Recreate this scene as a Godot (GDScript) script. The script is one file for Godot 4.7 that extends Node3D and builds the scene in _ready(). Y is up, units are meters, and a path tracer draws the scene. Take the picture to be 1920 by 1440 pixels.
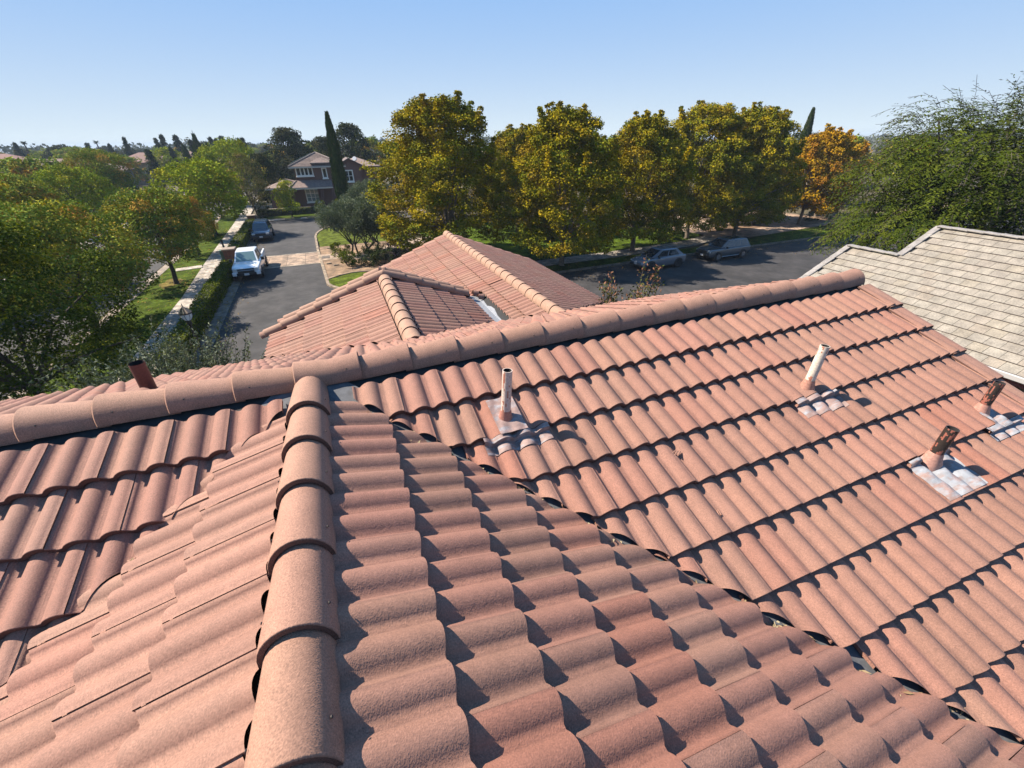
extends Node3D
# A tiled roof seen from its ridge, with a suburban street, a park and a neighbour's roof beyond.
# World: x to the right along the main ridge, -z away from the viewer, y up from the street (y = 0). Metres.

const EYE := 8.5
const SUN_DIR := Vector3(0.594, -0.706, 0.373)

var rng := RandomNumberGenerator.new()
var taken := {}
var M := {}

func _ready():
	# camera, sky, sun and exposure
	var cam := Camera3D.new(); cam.name = "camera"; add_child(cam)
	cam.fov = rad_to_deg(2.0 * atan(720.0 / 777.5)); cam.near = 0.05; cam.far = 4000.0
	cam.transform = Transform3D(Basis(Vector3(0.92812, -0.01297, 0.37205), Vector3(0.19871, 0.86238, -0.46563), Vector3(-0.31481, 0.50609, 0.80298)).orthonormalized(), Vector3(0, EYE, 0))
	cam.current = true
	var env := Environment.new()
	var sky_mat := ProceduralSkyMaterial.new()
	sky_mat.sky_top_color = Color(0.455, 0.695, 0.965); sky_mat.sky_horizon_color = Color(0.895, 0.95, 0.975); sky_mat.sky_curve = 0.115
	sky_mat.ground_horizon_color = Color(0.72, 0.76, 0.78); sky_mat.ground_bottom_color = Color(0.34, 0.31, 0.27); sky_mat.ground_curve = 0.05
	sky_mat.sun_angle_max = 1.0; sky_mat.energy_multiplier = 1.0
	var sky := Sky.new(); sky.sky_material = sky_mat
	env.background_mode = Environment.BG_SKY; env.sky = sky; env.background_energy_multiplier = 0.365
	env.tonemap_mode = Environment.TONE_MAPPER_LINEAR; env.tonemap_exposure = 2.7
	env.sdfgi_enabled = true; env.ssao_enabled = true; env.ssil_enabled = true
	env.fog_enabled = true; env.fog_density = 0.0003; env.fog_light_color = Color(0.80, 0.87, 0.96)
	var we := WorldEnvironment.new(); we.name = "environment"; we.environment = env; add_child(we)
	var sun := DirectionalLight3D.new(); sun.name = "sun"; add_child(sun)
	sun.look_at_from_position(Vector3(0, 50, 0), Vector3(0, 50, 0) + SUN_DIR, Vector3.UP)
	sun.light_energy = 1.6; sun.light_color = Color(1.0, 0.955, 0.89); sun.light_angular_distance = 0.5; sun.shadow_enabled = true
	rng.seed = 7
	make_materials()
	build_ground()
	build_house()
	build_neighbour()
	build_street()
	build_far_house()
	build_vehicles()
	build_plants()
	build_background()

# ------------------------------------------------------------------ naming and tagging
func numbered(called: String) -> String:
	if not taken.has(called):
		taken[called] = 0
		return called
	taken[called] += 1
	return "%s_%03d" % [called, taken[called]]

func tag(o: Node, label := "", category := "", group := "", kind := ""):
	if label: o.set_meta("label", label)
	if category: o.set_meta("category", category)
	if group: o.set_meta("group", group)
	if kind: o.set_meta("kind", kind)
	return o

func thing(called: String, label: String, category: String, at := Vector3.ZERO, turn := 0.0, group := "") -> Node3D:
	var o := Node3D.new(); o.name = numbered(called); add_child(o)
	o.position = at; o.rotation.y = turn
	tag(o, label, category, group)
	return o

func put(called: String, mesh: Mesh, parent: Node, at := Vector3.ZERO) -> MeshInstance3D:
	var o := MeshInstance3D.new(); o.name = called; o.mesh = mesh; o.position = at
	parent.add_child(o, true)
	return o

func top(called: String, mesh: Mesh, label: String, category: String, group := "", at := Vector3.ZERO) -> MeshInstance3D:
	var o := put(numbered(called), mesh, self, at)
	tag(o, label, category, group)
	return o

func setting(called: String, mesh: Mesh) -> MeshInstance3D:
	var o := put(numbered(called), mesh, self)
	o.set_meta("kind", "structure")
	return o

func copy_of(root: Node3D, at: Vector3, turn: float, size: Vector3, label: String, group := "") -> Node3D:
	var r: Node3D = root.duplicate()
	r.name = numbered(String(root.name).get_slice("_0", 0)); add_child(r)
	r.position = at; r.rotation = Vector3(0, turn, 0); r.scale = size
	r.set_meta("label", label)
	if group: r.set_meta("group", group)
	return r

# ------------------------------------------------------------------ mesh collector
class Mb:
	var v := PackedVector3Array()
	var n := PackedVector3Array()
	var c := PackedColorArray()
	var col := Color(1, 1, 1)
	func t(a: Vector3, b: Vector3, d: Vector3):          # corners anticlockwise seen from outside
		var m := (b - a).cross(d - a).normalized()
		v.append(a); v.append(d); v.append(b)
		n.append(m); n.append(m); n.append(m)
		c.append(col); c.append(col); c.append(col)
	func q(a: Vector3, b: Vector3, d: Vector3, e: Vector3):
		t(a, b, d); t(a, d, e)
	func tn(a: Vector3, b: Vector3, d: Vector3, na: Vector3, nb: Vector3, nd: Vector3):
		if (b - a).cross(d - a).dot(na + nb + nd) < 0.0:       # wound the other way than its normals say
			var x := b; b = d; d = x
			x = nb; nb = nd; nd = x
		v.append(a); v.append(d); v.append(b)
		n.append(na); n.append(nd); n.append(nb)
		c.append(col); c.append(col); c.append(col)
	func qn(a: Vector3, b: Vector3, d: Vector3, e: Vector3, na: Vector3, nb: Vector3, nd: Vector3, ne: Vector3):
		tn(a, b, d, na, nb, nd); tn(a, d, e, na, nd, ne)
	func box(o: Vector3, s: Vector3, b := Basis.IDENTITY):
		var p := []
		for i in 8:
			p.append(o + b * Vector3((s.x if i & 1 else -s.x) * 0.5, (s.y if i & 2 else -s.y) * 0.5, (s.z if i & 4 else -s.z) * 0.5))
		q(p[0], p[2], p[3], p[1]); q(p[4], p[5], p[7], p[6]); q(p[0], p[4], p[6], p[2])
		q(p[1], p[3], p[7], p[5]); q(p[2], p[6], p[7], p[3]); q(p[0], p[1], p[5], p[4])
	func bbox(o: Vector3, s: Vector3, e: float, b := Basis.IDENTITY):   # a box with chamfered edges
		var h := s * 0.5
		for ax in 3:
			for sg in [-1.0, 1.0]:
				var u := (ax + 1) % 3; var w := (ax + 2) % 3
				var f := []
				for k in [[-1, -1], [1, -1], [1, 1], [-1, 1]]:
					var x := Vector3.ZERO
					x[ax] = sg * h[ax]; x[u] = k[0] * (h[u] - e); x[w] = k[1] * (h[w] - e)
					f.append(o + b * x)
				if sg > 0: q(f[0], f[1], f[2], f[3])
				else: q(f[3], f[2], f[1], f[0])
			for su in [-1.0, 1.0]:
				for sw in [-1.0, 1.0]:
					var u2 := (ax + 1) % 3; var w2 := (ax + 2) % 3
					var g := []
					for k2 in [[-1, 0], [1, 0], [1, 1], [-1, 1]]:
						var y := Vector3.ZERO
						y[ax] = k2[0] * (h[ax] - e)
						y[u2] = su * (h[u2] - (e if k2[1] else 0.0)); y[w2] = sw * (h[w2] - (0.0 if k2[1] else e))
						g.append(o + b * y)
					if su * sw > 0: q(g[3], g[2], g[1], g[0])
					else: q(g[0], g[1], g[2], g[3])
	func tube(a: Vector3, d: Vector3, r0: float, r1: float, seg := 8, caps := false):
		var ax := (d - a).normalized()
		var s := ax.cross(Vector3(1, 0, 0) if absf(ax.x) < 0.8 else Vector3(0, 0, 1)).normalized()
		var w := ax.cross(s)
		for i in seg:
			var f := TAU * i / seg; var g := TAU * (i + 1) / seg
			var x := s * cos(f) + w * sin(f); var y := s * cos(g) + w * sin(g)
			qn(a + x * r0, a + y * r0, d + y * r1, d + x * r1, x, y, y, x)
			if caps:
				t(d, d + x * r1, d + y * r1)
				t(a, a + y * r0, a + x * r0)
	func pipe(pts: Array, r0: float, r1: float, seg := 6):
		for i in pts.size() - 1:
			tube(pts[i], pts[i + 1], lerpf(r0, r1, float(i) / (pts.size() - 1)), lerpf(r0, r1, float(i + 1) / (pts.size() - 1)), seg)
	func poly(pts: Array, y: float):                       # a flat sheet, points (x, z)
		var pv := PackedVector2Array(pts)
		var tri := Geometry2D.triangulate_polygon(pv)
		for i in range(0, tri.size(), 3):
			var a := Vector3(pv[tri[i]].x, y, pv[tri[i]].y)
			var b := Vector3(pv[tri[i + 1]].x, y, pv[tri[i + 1]].y)
			var d := Vector3(pv[tri[i + 2]].x, y, pv[tri[i + 2]].y)
			if (b - a).cross(d - a).y < 0: t(a, d, b)
			else: t(a, b, d)
	func curb(pts: Array, w: float, h: float, y := 0.0):   # a raised strip along points (x, z), widened to the left of travel
		for i in pts.size() - 1:
			var a := Vector3(pts[i].x, y, pts[i].y); var b := Vector3(pts[i + 1].x, y, pts[i + 1].y)
			var la := side(pts, i) * w; var lb := side(pts, i + 1) * w
			var up := Vector3(0, h, 0)
			q(a + up, b + up, b + lb + up, a + la + up)
			q(a, b, b + up, a + up)
			q(a + la + up, b + lb + up, b + lb, a + la)
			if i == 0: q(a, a + up, a + la + up, a + la)
			if i == pts.size() - 2: q(b + up, b, b + lb, b + lb + up)
	func side(pts: Array, i: int) -> Vector3:
		var d: Vector2 = pts[mini(i + 1, pts.size() - 1)] - pts[maxi(i - 1, 0)]
		d = d.normalized()
		return Vector3(d.y, 0, -d.x)
	func done(m: Material, into: ArrayMesh = null) -> ArrayMesh:
		var a := []; a.resize(Mesh.ARRAY_MAX)
		a[Mesh.ARRAY_VERTEX] = v; a[Mesh.ARRAY_NORMAL] = n; a[Mesh.ARRAY_COLOR] = c
		var mesh := into if into else ArrayMesh.new()
		if v.size() == 0: return mesh
		mesh.add_surface_from_arrays(Mesh.PRIMITIVE_TRIANGLES, a)
		mesh.surface_set_material(mesh.get_surface_count() - 1, m)
		return mesh

# ------------------------------------------------------------------ materials
func lin(r: float, g: float, b: float) -> Color:
	return Color(r, g, b).linear_to_srgb()

func plain_mat(c: Color, rough := 0.8, metal := 0.0) -> StandardMaterial3D:
	var m := StandardMaterial3D.new()
	m.albedo_color = c; m.roughness = rough; m.metallic = metal
	return m

func noise_tex(size: int, parts: Array, lo: float, hi: float, sd: int, speck := 0.0, tint := Vector3(1, 1, 1)) -> ImageTexture:
	# parts: [frequency, weight] layers of seamless noise, mapped to lo..hi; speck: share of bright and dark grains
	var acc := PackedFloat32Array(); acc.resize(size * size)
	for p in parts:
		var f := FastNoiseLite.new(); f.seed = sd; sd += 11
		f.noise_type = FastNoiseLite.TYPE_SIMPLEX_SMOOTH; f.frequency = p[0]; f.fractal_octaves = 2
		var im := f.get_seamless_image(size, size)
		var d := im.get_data()
		for i in size * size: acc[i] += (d[i] / 255.0 - 0.5) * p[1]
	var r := RandomNumberGenerator.new(); r.seed = sd
	var by := PackedByteArray(); by.resize(size * size * 3)
	for i in size * size:
		var x := clampf(0.5 + acc[i], 0.0, 1.0)
		if speck > 0.0:
			var k := r.randf()
			if k < speck: x = minf(1.0, x + 0.45)
			elif k < speck * 1.6: x = maxf(0.0, x - 0.4)
		x = lerpf(lo, hi, x) * 255.0
		by[i * 3] = int(clampf(x * tint.x, 0, 255)); by[i * 3 + 1] = int(clampf(x * tint.y, 0, 255)); by[i * 3 + 2] = int(clampf(x * tint.z, 0, 255))
	var img := Image.create_from_data(size, size, false, Image.FORMAT_RGB8, by)
	return ImageTexture.create_from_image(img)

func bump_of(t: ImageTexture, k: float) -> ImageTexture:
	var im := t.get_image().duplicate()
	im.convert(Image.FORMAT_RGBA8)
	im.bump_map_to_normal_map(k)
	return ImageTexture.create_from_image(im)

func tex_mat(c: Color, tex: Texture2D, per_metre: float, rough: float, normal: Texture2D = null, depth := 1.0, vertex := false) -> StandardMaterial3D:
	var m := plain_mat(c, rough)
	m.albedo_texture = tex
	m.uv1_triplanar = true; m.uv1_world_triplanar = true; m.uv1_scale = Vector3.ONE * per_metre
	if normal:
		m.normal_enabled = true; m.normal_texture = normal; m.normal_scale = depth
	m.vertex_color_use_as_albedo = vertex
	return m

func make_materials():
	var grain := noise_tex(768, [[0.26, 1.1], [0.13, 0.5], [0.03, 0.2], [0.010, 0.25]], 0.63, 1.0, 3, 0.03)
	var grain_n := bump_of(grain, 3.0)
	M.tile = tex_mat(lin(0.98, 1.0, 1.0), grain, 1.0 / 1.3, 0.86, grain_n, 0.9, true)
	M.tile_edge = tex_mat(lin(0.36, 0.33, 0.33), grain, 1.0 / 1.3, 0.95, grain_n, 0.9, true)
	M.felt = plain_mat(lin(0.018, 0.017, 0.017), 0.9)
	M.nail = plain_mat(lin(0.03, 0.025, 0.022), 0.7)
	var blotch := noise_tex(256, [[0.03, 0.9], [0.12, 0.4]], 0.75, 1.0, 91)
	M.sheet = tex_mat(lin(0.29, 0.30, 0.325), blotch, 2.5, 0.6, null, 1.0, true); M.sheet.metallic_specular = 0.35
	M.pipe = tex_mat(Color(1, 1, 1), blotch, 6.0, 0.55, null, 1.0, true)
	M.bore_black = plain_mat(lin(0.012, 0.01, 0.01), 0.95)  # near-black for the inside faces of the vent pipes
	var soft := noise_tex(512, [[0.008, 0.9], [0.03, 0.6], [0.2, 0.4]], 0.58, 1.0, 41, 0.01)
	var fine := noise_tex(512, [[0.25, 0.7], [0.03, 0.5]], 0.7, 1.0, 57, 0.02)
	M.asphalt = tex_mat(lin(0.040, 0.036, 0.035), soft, 1.0 / 9.0, 0.9, null, 1.0, true)
	M.concrete = tex_mat(lin(0.43, 0.37, 0.305), soft, 1.0 / 4.0, 0.85, null, 1.0, true)
	M.lawn = tex_mat(Color(1, 1, 1), noise_tex(512, [[0.012, 0.7], [0.06, 0.6], [0.3, 0.5]], 0.45, 1.0, 23), 1.0 / 6.0, 0.95, null, 1.0, true)
	M.lawn.metallic_specular = 0.15
	M.earth = tex_mat(lin(0.28, 0.19, 0.115), soft, 1.0 / 5.0, 0.95, null, 1.0, true)
	M.stucco = tex_mat(lin(0.85, 0.85, 0.85), fine, 1.0, 0.9, null, 1.0, true)
	M.flat_tile = tex_mat(lin(0.84, 0.84, 0.85), noise_tex(512, [[0.012, 0.6], [0.09, 0.6], [0.3, 0.4]], 0.62, 1.0, 77), 1.0 / 2.5, 0.88, null, 1.0, true)
	M.paint = plain_mat(lin(0.72, 0.70, 0.66), 0.6)
	M.colour = plain_mat(Color(1, 1, 1), 0.7); M.colour.vertex_color_use_as_albedo = true
	M.bark = tex_mat(Color(1, 1, 1), soft, 1.2, 0.95, null, 1.0, true)
	M.leaf = plain_mat(Color(1, 1, 1), 0.85); M.leaf.metallic_specular = 0.12; M.leaf.vertex_color_use_as_albedo = true
	M.leaf.backlight_enabled = true; M.leaf.backlight = Color(0.45, 0.48, 0.18)
	M.glass = plain_mat(lin(0.015, 0.02, 0.025), 0.05); M.glass.metallic_specular = 0.8
	M.glass_pale = plain_mat(lin(0.10, 0.16, 0.16), 0.06); M.glass_pale.metallic_specular = 0.9
	M.rubber = plain_mat(lin(0.012, 0.012, 0.013), 0.85)
	M.chrome = plain_mat(lin(0.6, 0.6, 0.62), 0.2, 0.9)
	M.black = plain_mat(lin(0.012, 0.012, 0.013), 0.45)
	M.lamp_glass = plain_mat(Color(0.9, 0.92, 0.92, 1), 0.12); M.lamp_glass.albedo_color = lin(0.62, 0.63, 0.6)

# ------------------------------------------------------------------ the tiled house
const AX := -0.4128                    # x of the wing's ridge
const AY := EYE - 1.5074
const RZ := -3.016                     # z of the main ridge
const RY := EYE - 1.4689
const TM := 0.3904                     # fall of every slope
const TW := 0.312                      # tile width
const EXPO := 0.36                     # tile length that shows
const RISE := 0.047                    # step from course to course
const DEADX := 2.52
var tile_meshes := []
var tile_tris := []                    # [positions, normals] of the near tile
var tile_tris_far := []
var tile_edge := []                     # raw butt faces, near and far; darkened further to paint course shade
var tile_edge_far := []
var stuff_mb: Mb

func barrel(x: float) -> float:        # height of a tile's top across its width, two barrels
	x = fposmod(x, TW)
	var w := TW * 0.5
	var d := absf(fposmod(x - (w - 0.035) + w * 0.5, w) - w * 0.5)
	if d > 0.067: return 0.0
	return 0.043 * pow(cos(PI * 0.5 * d / 0.067), 0.75)

func tile_shape(segs: int, length: float) -> Array:
	var p := PackedVector3Array(); var n := PackedVector3Array(); var ep := PackedVector3Array(); var en := PackedVector3Array()
	var xs := []
	for i in segs + 1: xs.append(lerpf(0.001, TW - 0.001, float(i) / segs))
	var tilt := RISE / EXPO
	for i in segs:
		var x0: float = xs[i]; var x1: float = xs[i + 1]
		var h0 := barrel(x0) + 0.004 * x0 / TW; var h1 := barrel(x1) + 0.004 * x1 / TW
		var e := 0.002
		var n0 := Vector3(-(barrel(x0 + e) - barrel(x0 - e)) / (2 * e) if x0 > 0.003 and x0 < TW - 0.003 else 0.0, 1, 0).normalized()
		var n1 := Vector3(-(barrel(x1 + e) - barrel(x1 - e)) / (2 * e) if x1 > 0.003 and x1 < TW - 0.003 else 0.0, 1, 0).normalized()
		var top := RISE; var back := RISE - tilt * length
		var a := Vector3(x0, top + h0, 0); var b := Vector3(x1, top + h1, 0)
		var c := Vector3(x1, back + h1, -length); var d := Vector3(x0, back + h0, -length)
		# a rounded nose: the butt edge is let down over its last 4 mm
		var a2 := a + Vector3(0, 0, -0.004); var b2 := b + Vector3(0, 0, -0.004)
		a.y -= 0.004; b.y -= 0.004
		var f := Vector3(0, 0.5, 0.87)
		add_quad(p, n, a2, b2, c, d, n0, n1, n1, n0)
		add_quad(p, n, a, b, b2, a2, f, f, n1, n0)
		var z := Vector3(0, 0, 1)
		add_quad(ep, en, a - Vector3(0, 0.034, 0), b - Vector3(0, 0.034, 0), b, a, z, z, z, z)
	for s in 2:
		var x: float = xs[0] if s == 0 else xs[segs]
		var h := barrel(x) + 0.004 * x / TW
		var m := Vector3(-1 if s == 0 else 1, 0, 0)
		var a := Vector3(x, RISE + h - 0.005, 0); var d := Vector3(x, RISE - tilt * length + h, -length)
		var dn := Vector3(0, 0.026, 0)
		if s == 1: add_quad(p, n, a - dn, d - dn, d, a, m, m, m, m)
		else: add_quad(p, n, d - dn, a - dn, a, d, m, m, m, m)
	return [[p, n], [ep, en]]

func add_quad(p: PackedVector3Array, n: PackedVector3Array, a: Vector3, b: Vector3, c: Vector3, d: Vector3, na: Vector3, nb: Vector3, nc: Vector3, nd: Vector3):
	for x in [a, c, b, a, d, c]: p.append(x)
	for x in [na, nc, nb, na, nd, nc]: n.append(x)

func clip(tris: Array, plane: Array) -> Array:             # keep what lies at normal . p <= distance
	var p: PackedVector3Array = tris[0]; var n: PackedVector3Array = tris[1]
	var op := PackedVector3Array(); var on := PackedVector3Array()
	var nn: Vector3 = plane[0]; var dd: float = plane[1]
	for i in range(0, p.size(), 3):
		var poly := []; var pn := []
		for k in 3:
			var a := p[i + k]; var b := p[i + (k + 1) % 3]
			var da := nn.dot(a) - dd; var db := nn.dot(b) - dd
			if da <= 0:
				poly.append(a); pn.append(n[i + k])
			if (da < 0) != (db < 0) and da != db:
				var t := da / (da - db)
				poly.append(a.lerp(b, t)); pn.append(n[i + k].lerp(n[i + (k + 1) % 3], t))
		for k in range(1, poly.size() - 1):
			op.append(poly[0]); op.append(poly[k]); op.append(poly[k + 1])
			on.append(pn[0]); on.append(pn[k]); on.append(pn[k + 1])
	return [op, on]

func moved(tris: Array, x: Transform3D) -> Array:
	var p: PackedVector3Array = x * (tris[0] as PackedVector3Array)
	var n: PackedVector3Array = Transform3D(x.basis, Vector3.ZERO) * (tris[1] as PackedVector3Array)
	return [p, n]

func area(tris: Array) -> float:
	var p: PackedVector3Array = tris[0]; var s := 0.0
	for i in range(0, p.size(), 3): s += (p[i + 1] - p[i]).cross(p[i + 2] - p[i]).length() * 0.5
	return s

func tris_mesh(tris: Array, col: Color, m: Material, into: ArrayMesh = null) -> ArrayMesh:
	var b := Mb.new(); b.v = tris[0]; b.n = tris[1]
	b.c.resize(b.v.size()); b.c.fill(col)
	return b.done(m, into)

func tile_tint(bias := 0.0) -> Color:
	var k := clampf(rng.randf() + bias, 0, 1)
	var c := Color(0.350, 0.158, 0.114).lerp(Color(0.365, 0.190, 0.133), k)
	if rng.randf() < 0.10: c = c.lerp(Color(0.30, 0.155, 0.11), 0.6)
	elif rng.randf() < 0.08: c = c.lerp(Color(0.38, 0.145, 0.092), 0.5)
	return c * rng.randf_range(0.94, 1.05)

var tile_jobs := []

func slope(called: String, house: Node3D, apex: Vector3, right: Vector3, down: Vector3, first: float, rows: int, joint: float, u0: float, u1: float, planes: Callable, eave: float, step := EXPO, deck_from := 0.0, bias := 0.0, deck := true, head := 0.145) -> MeshInstance3D:
	# apex: a point on the slope's top edge; right: along it, seen looking up the slope; down: unit fall line
	var up := down.cross(right).normalized()
	if up.y < 0: up = -up
	var b := Mb.new()
	var a0 := apex + right * u0 + down * deck_from; var a1 := apex + right * u1 + down * deck_from
	var th := up * -0.012
	if deck:
		b.q(a0 + down * (eave - deck_from) + th, a1 + down * (eave - deck_from) + th, a1 + th, a0 + th)
		var th2 := up * -0.06
		b.q(a0 + th2, a1 + th2, a1 + down * (eave - deck_from) + th2, a0 + down * (eave - deck_from) + th2)
		b.q(a0 + down * (eave - deck_from) + th2, a1 + down * (eave - deck_from) + th2, a1 + down * (eave - deck_from) + th, a0 + down * (eave - deck_from) + th)
	else:
		b.q(apex + right * u0 + down * 0.05 + th, apex + right * (u0 + 0.02) + down * 0.05 + th, apex + right * (u0 + 0.02) + th, apex + right * u0 + th)
	var part := put(called, b.done(M.felt), house)
	var ex := Basis(right, up, down)
	for k in rows:
		var v := first + step * k
		var off := joint + (TW * 0.5 if k % 2 else 0.0)
		var i0 := int(floor((u0 - off) / TW)); var i1 := int(ceil((u1 - off) / TW))
		for i in range(i0, i1):
			var u := off + TW * i
			var at := apex + right * u + down * (v + rng.randf_range(-0.003, 0.003)) + up * (0.003 + rng.randf_range(-0.002, 0.002))
			var bas := Basis(up, rng.randf_range(-0.005, 0.005)) * ex
			if step != EXPO: bas = bas * Basis.from_scale(Vector3(1, 1, step / EXPO))
			var ctr := apex + right * (u + TW * 0.5) + down * (v - 0.18)
			var cuts: Array = planes.call(ctr)
			if u < u0 - 0.001: cuts.append([-right, -right.dot(apex) - u0])
			if u + TW > u1 + 0.001: cuts.append([right, right.dot(apex) + u1])
			if k == 0: cuts.append([-down, -down.dot(apex) - maxf(head, v - 0.44)])
			tile_jobs.append({part = part, x = Transform3D(bas, at), cuts = cuts, ctr = ctr, bias = bias, face = up})
	return part

func in_view(p: Vector3) -> bool:
	var b := Basis(Vector3(0.92812, -0.01297, 0.37205), Vector3(0.19871, 0.86238, -0.46563), Vector3(-0.31481, 0.50609, 0.80298))
	var q := b.inverse() * (p - Vector3(0, EYE, 0))
	if q.z > -0.3: return false
	return absf(q.x / -q.z) < 1.235 * 1.06 and absf(q.y / -q.z) < 0.926 * 1.08

func lay_tiles(house: Node3D):
	var ts := tile_shape(18, 0.41); tile_tris = ts[0]; tile_edge = ts[1]
	ts = tile_shape(10, 0.40); tile_tris_far = ts[0]; tile_edge_far = ts[1]
	var variants := []
	for i in 14:
		var vc := tile_tint()
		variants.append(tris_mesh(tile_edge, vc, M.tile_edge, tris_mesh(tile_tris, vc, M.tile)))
	var jobs := []
	for j in tile_jobs:
		var eye: Vector3 = Vector3(0, EYE, 0) - j.ctr
		j.size = maxf(0.02, eye.normalized().dot(j.face)) / eye.length_squared() if in_view(j.ctr) else 0.0
		jobs.append(j)
	jobs.sort_custom(func(a, b): return a.size > b.size)
	var n := 0
	var far := Mb.new()
	for j in jobs:
		var near: bool = n < 298 and j.size > 0.0
		var tris := moved(tile_tris if near else tile_tris_far, j.x); var edge := moved(tile_edge if near else tile_edge_far, j.x)
		var cut := false; var gone := false
		for pl in j.cuts:
			var lo := INF; var hi := -INF
			for p in tris[0]:
				var d: float = (pl[0] as Vector3).dot(p) - pl[1]
				lo = minf(lo, d); hi = maxf(hi, d)
			if lo >= -0.004: gone = true; break
			if hi > 0: tris = clip(tris, pl); edge = clip(edge, pl); cut = true
		if gone or tris[0].size() == 0: continue
		if cut and area(tris) < 0.16 * area(tile_tris): continue
		if near:
			n += 1
			if cut:
				var tc := tile_tint(j.bias)
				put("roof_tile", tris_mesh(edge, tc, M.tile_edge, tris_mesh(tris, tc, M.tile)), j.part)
			else:
				var o := put("roof_tile", variants[rng.randi() % variants.size()], j.part)
				o.transform = j.x
		else:
			var c := tile_tint(j.bias)
			far.v.append_array(tris[0]); far.n.append_array(tris[1])
			var cc := PackedColorArray(); cc.resize(tris[0].size()); cc.fill(c); far.c.append_array(cc)
			far.v.append_array(edge[0]); far.n.append_array(edge[1])
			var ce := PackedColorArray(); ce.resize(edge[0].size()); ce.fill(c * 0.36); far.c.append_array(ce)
	var rest := put("distant_roof_tiles", far.done(M.tile), house)
	rest.set_meta("kind", "stuff")

func cap_mesh(half: float, high: float, length: float, taper: float, col: Color, seg := 14, nail := true, closed := false) -> ArrayMesh:
	# a barrel ridge tile: its butt (the higher, wider end) at z = 0, its head under the next at z = -length
	var b := Mb.new(); b.col = col; var eb := Mb.new(); eb.col = col
	var th := 0.022
	var ring := func(z: float, s: float, lift: float) -> Array:
		var r := []
		for i in seg + 1:
			var f := PI * i / seg
			r.append(Vector3(cos(f) * half * s, sin(f) * high * s + lift, z))
		return r
	var nrm := func(i: int) -> Vector3: return Vector3(cos(PI * i / seg) / half, sin(PI * i / seg) / high, 0).normalized()
	var r0: Array = ring.call(-0.008, 1.0, 0.0); var r1: Array = ring.call(-length, taper, -0.012)
	var rn: Array = ring.call(0.0, 0.975, 0.0); var ri: Array = ring.call(0.0, 1.0 - th / half, 0.0); var rj: Array = ring.call(-length, taper - th / half, -0.012)
	for i in seg:
		var a: Vector3 = nrm.call(i); var d: Vector3 = nrm.call(i + 1)
		b.qn(r0[i], r0[i + 1], r1[i + 1], r1[i], a, d, d, a)
		b.qn(rn[i], rn[i + 1], r0[i + 1], r0[i], Vector3(0, 0, 1), Vector3(0, 0, 1), d, a)
		eb.q(ri[i], ri[i + 1], rn[i + 1], rn[i])
		b.qn(rj[i], rj[i + 1], ri[i + 1], ri[i], -a, -d, -d, -a)
		if closed: b.t(Vector3(0, 0, 0.0), rn[i], rn[i + 1])
	for s in [0, seg]:
		b.q(r0[s], r1[s], rj[s], ri[s])
	var mesh := eb.done(M.tile_edge, b.done(M.tile))
	if nail:
		var k := Mb.new()
		for f in [0.55, 2.5]:
			var o := Vector3(cos(f) * half * 0.995, sin(f) * high * 0.995, -0.10)
			k.tube(o * 1.0, o + Vector3(cos(f), sin(f), 0) * 0.0035, 0.0055, 0.004, 6, true)
		k.done(M.nail, mesh)
	return mesh

func cap_row(part: Node3D, called: String, from: Vector3, to: Vector3, up: Vector3, meshes: Array, first: float, step: float, tip := 0.022):
	# tiles along from -> to; each butt faces "to"
	var d := (to - from).normalized(); var length := from.distance_to(to)
	var right := up.cross(d).normalized(); var u := d.cross(right).normalized()
	var s := first
	while s <= length + 0.001:
		var o := put(called, meshes[rng.randi() % meshes.size()], part)
		o.transform = Transform3D(Basis(right, u, d) * Basis(Vector3.UP, rng.randf_range(-0.006, 0.006)) * Basis(Vector3.RIGHT, -tip), from + d * (s + rng.randf_range(-0.004, 0.004)) + u * 0.006)
		s += step

func surf(u: float, v: float, first: float, joint: float) -> float:   # height of the laid tiles over the slope plane
	var k := int(ceil((v - first) / EXPO)); var t := v - (first + EXPO * k)
	var off := joint + (TW * 0.5 if k % 2 else 0.0)
	var x := fposmod(u - off, TW)
	return 0.003 + barrel(x) + RISE * (t + EXPO) / EXPO + 0.004 * x / TW

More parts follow.
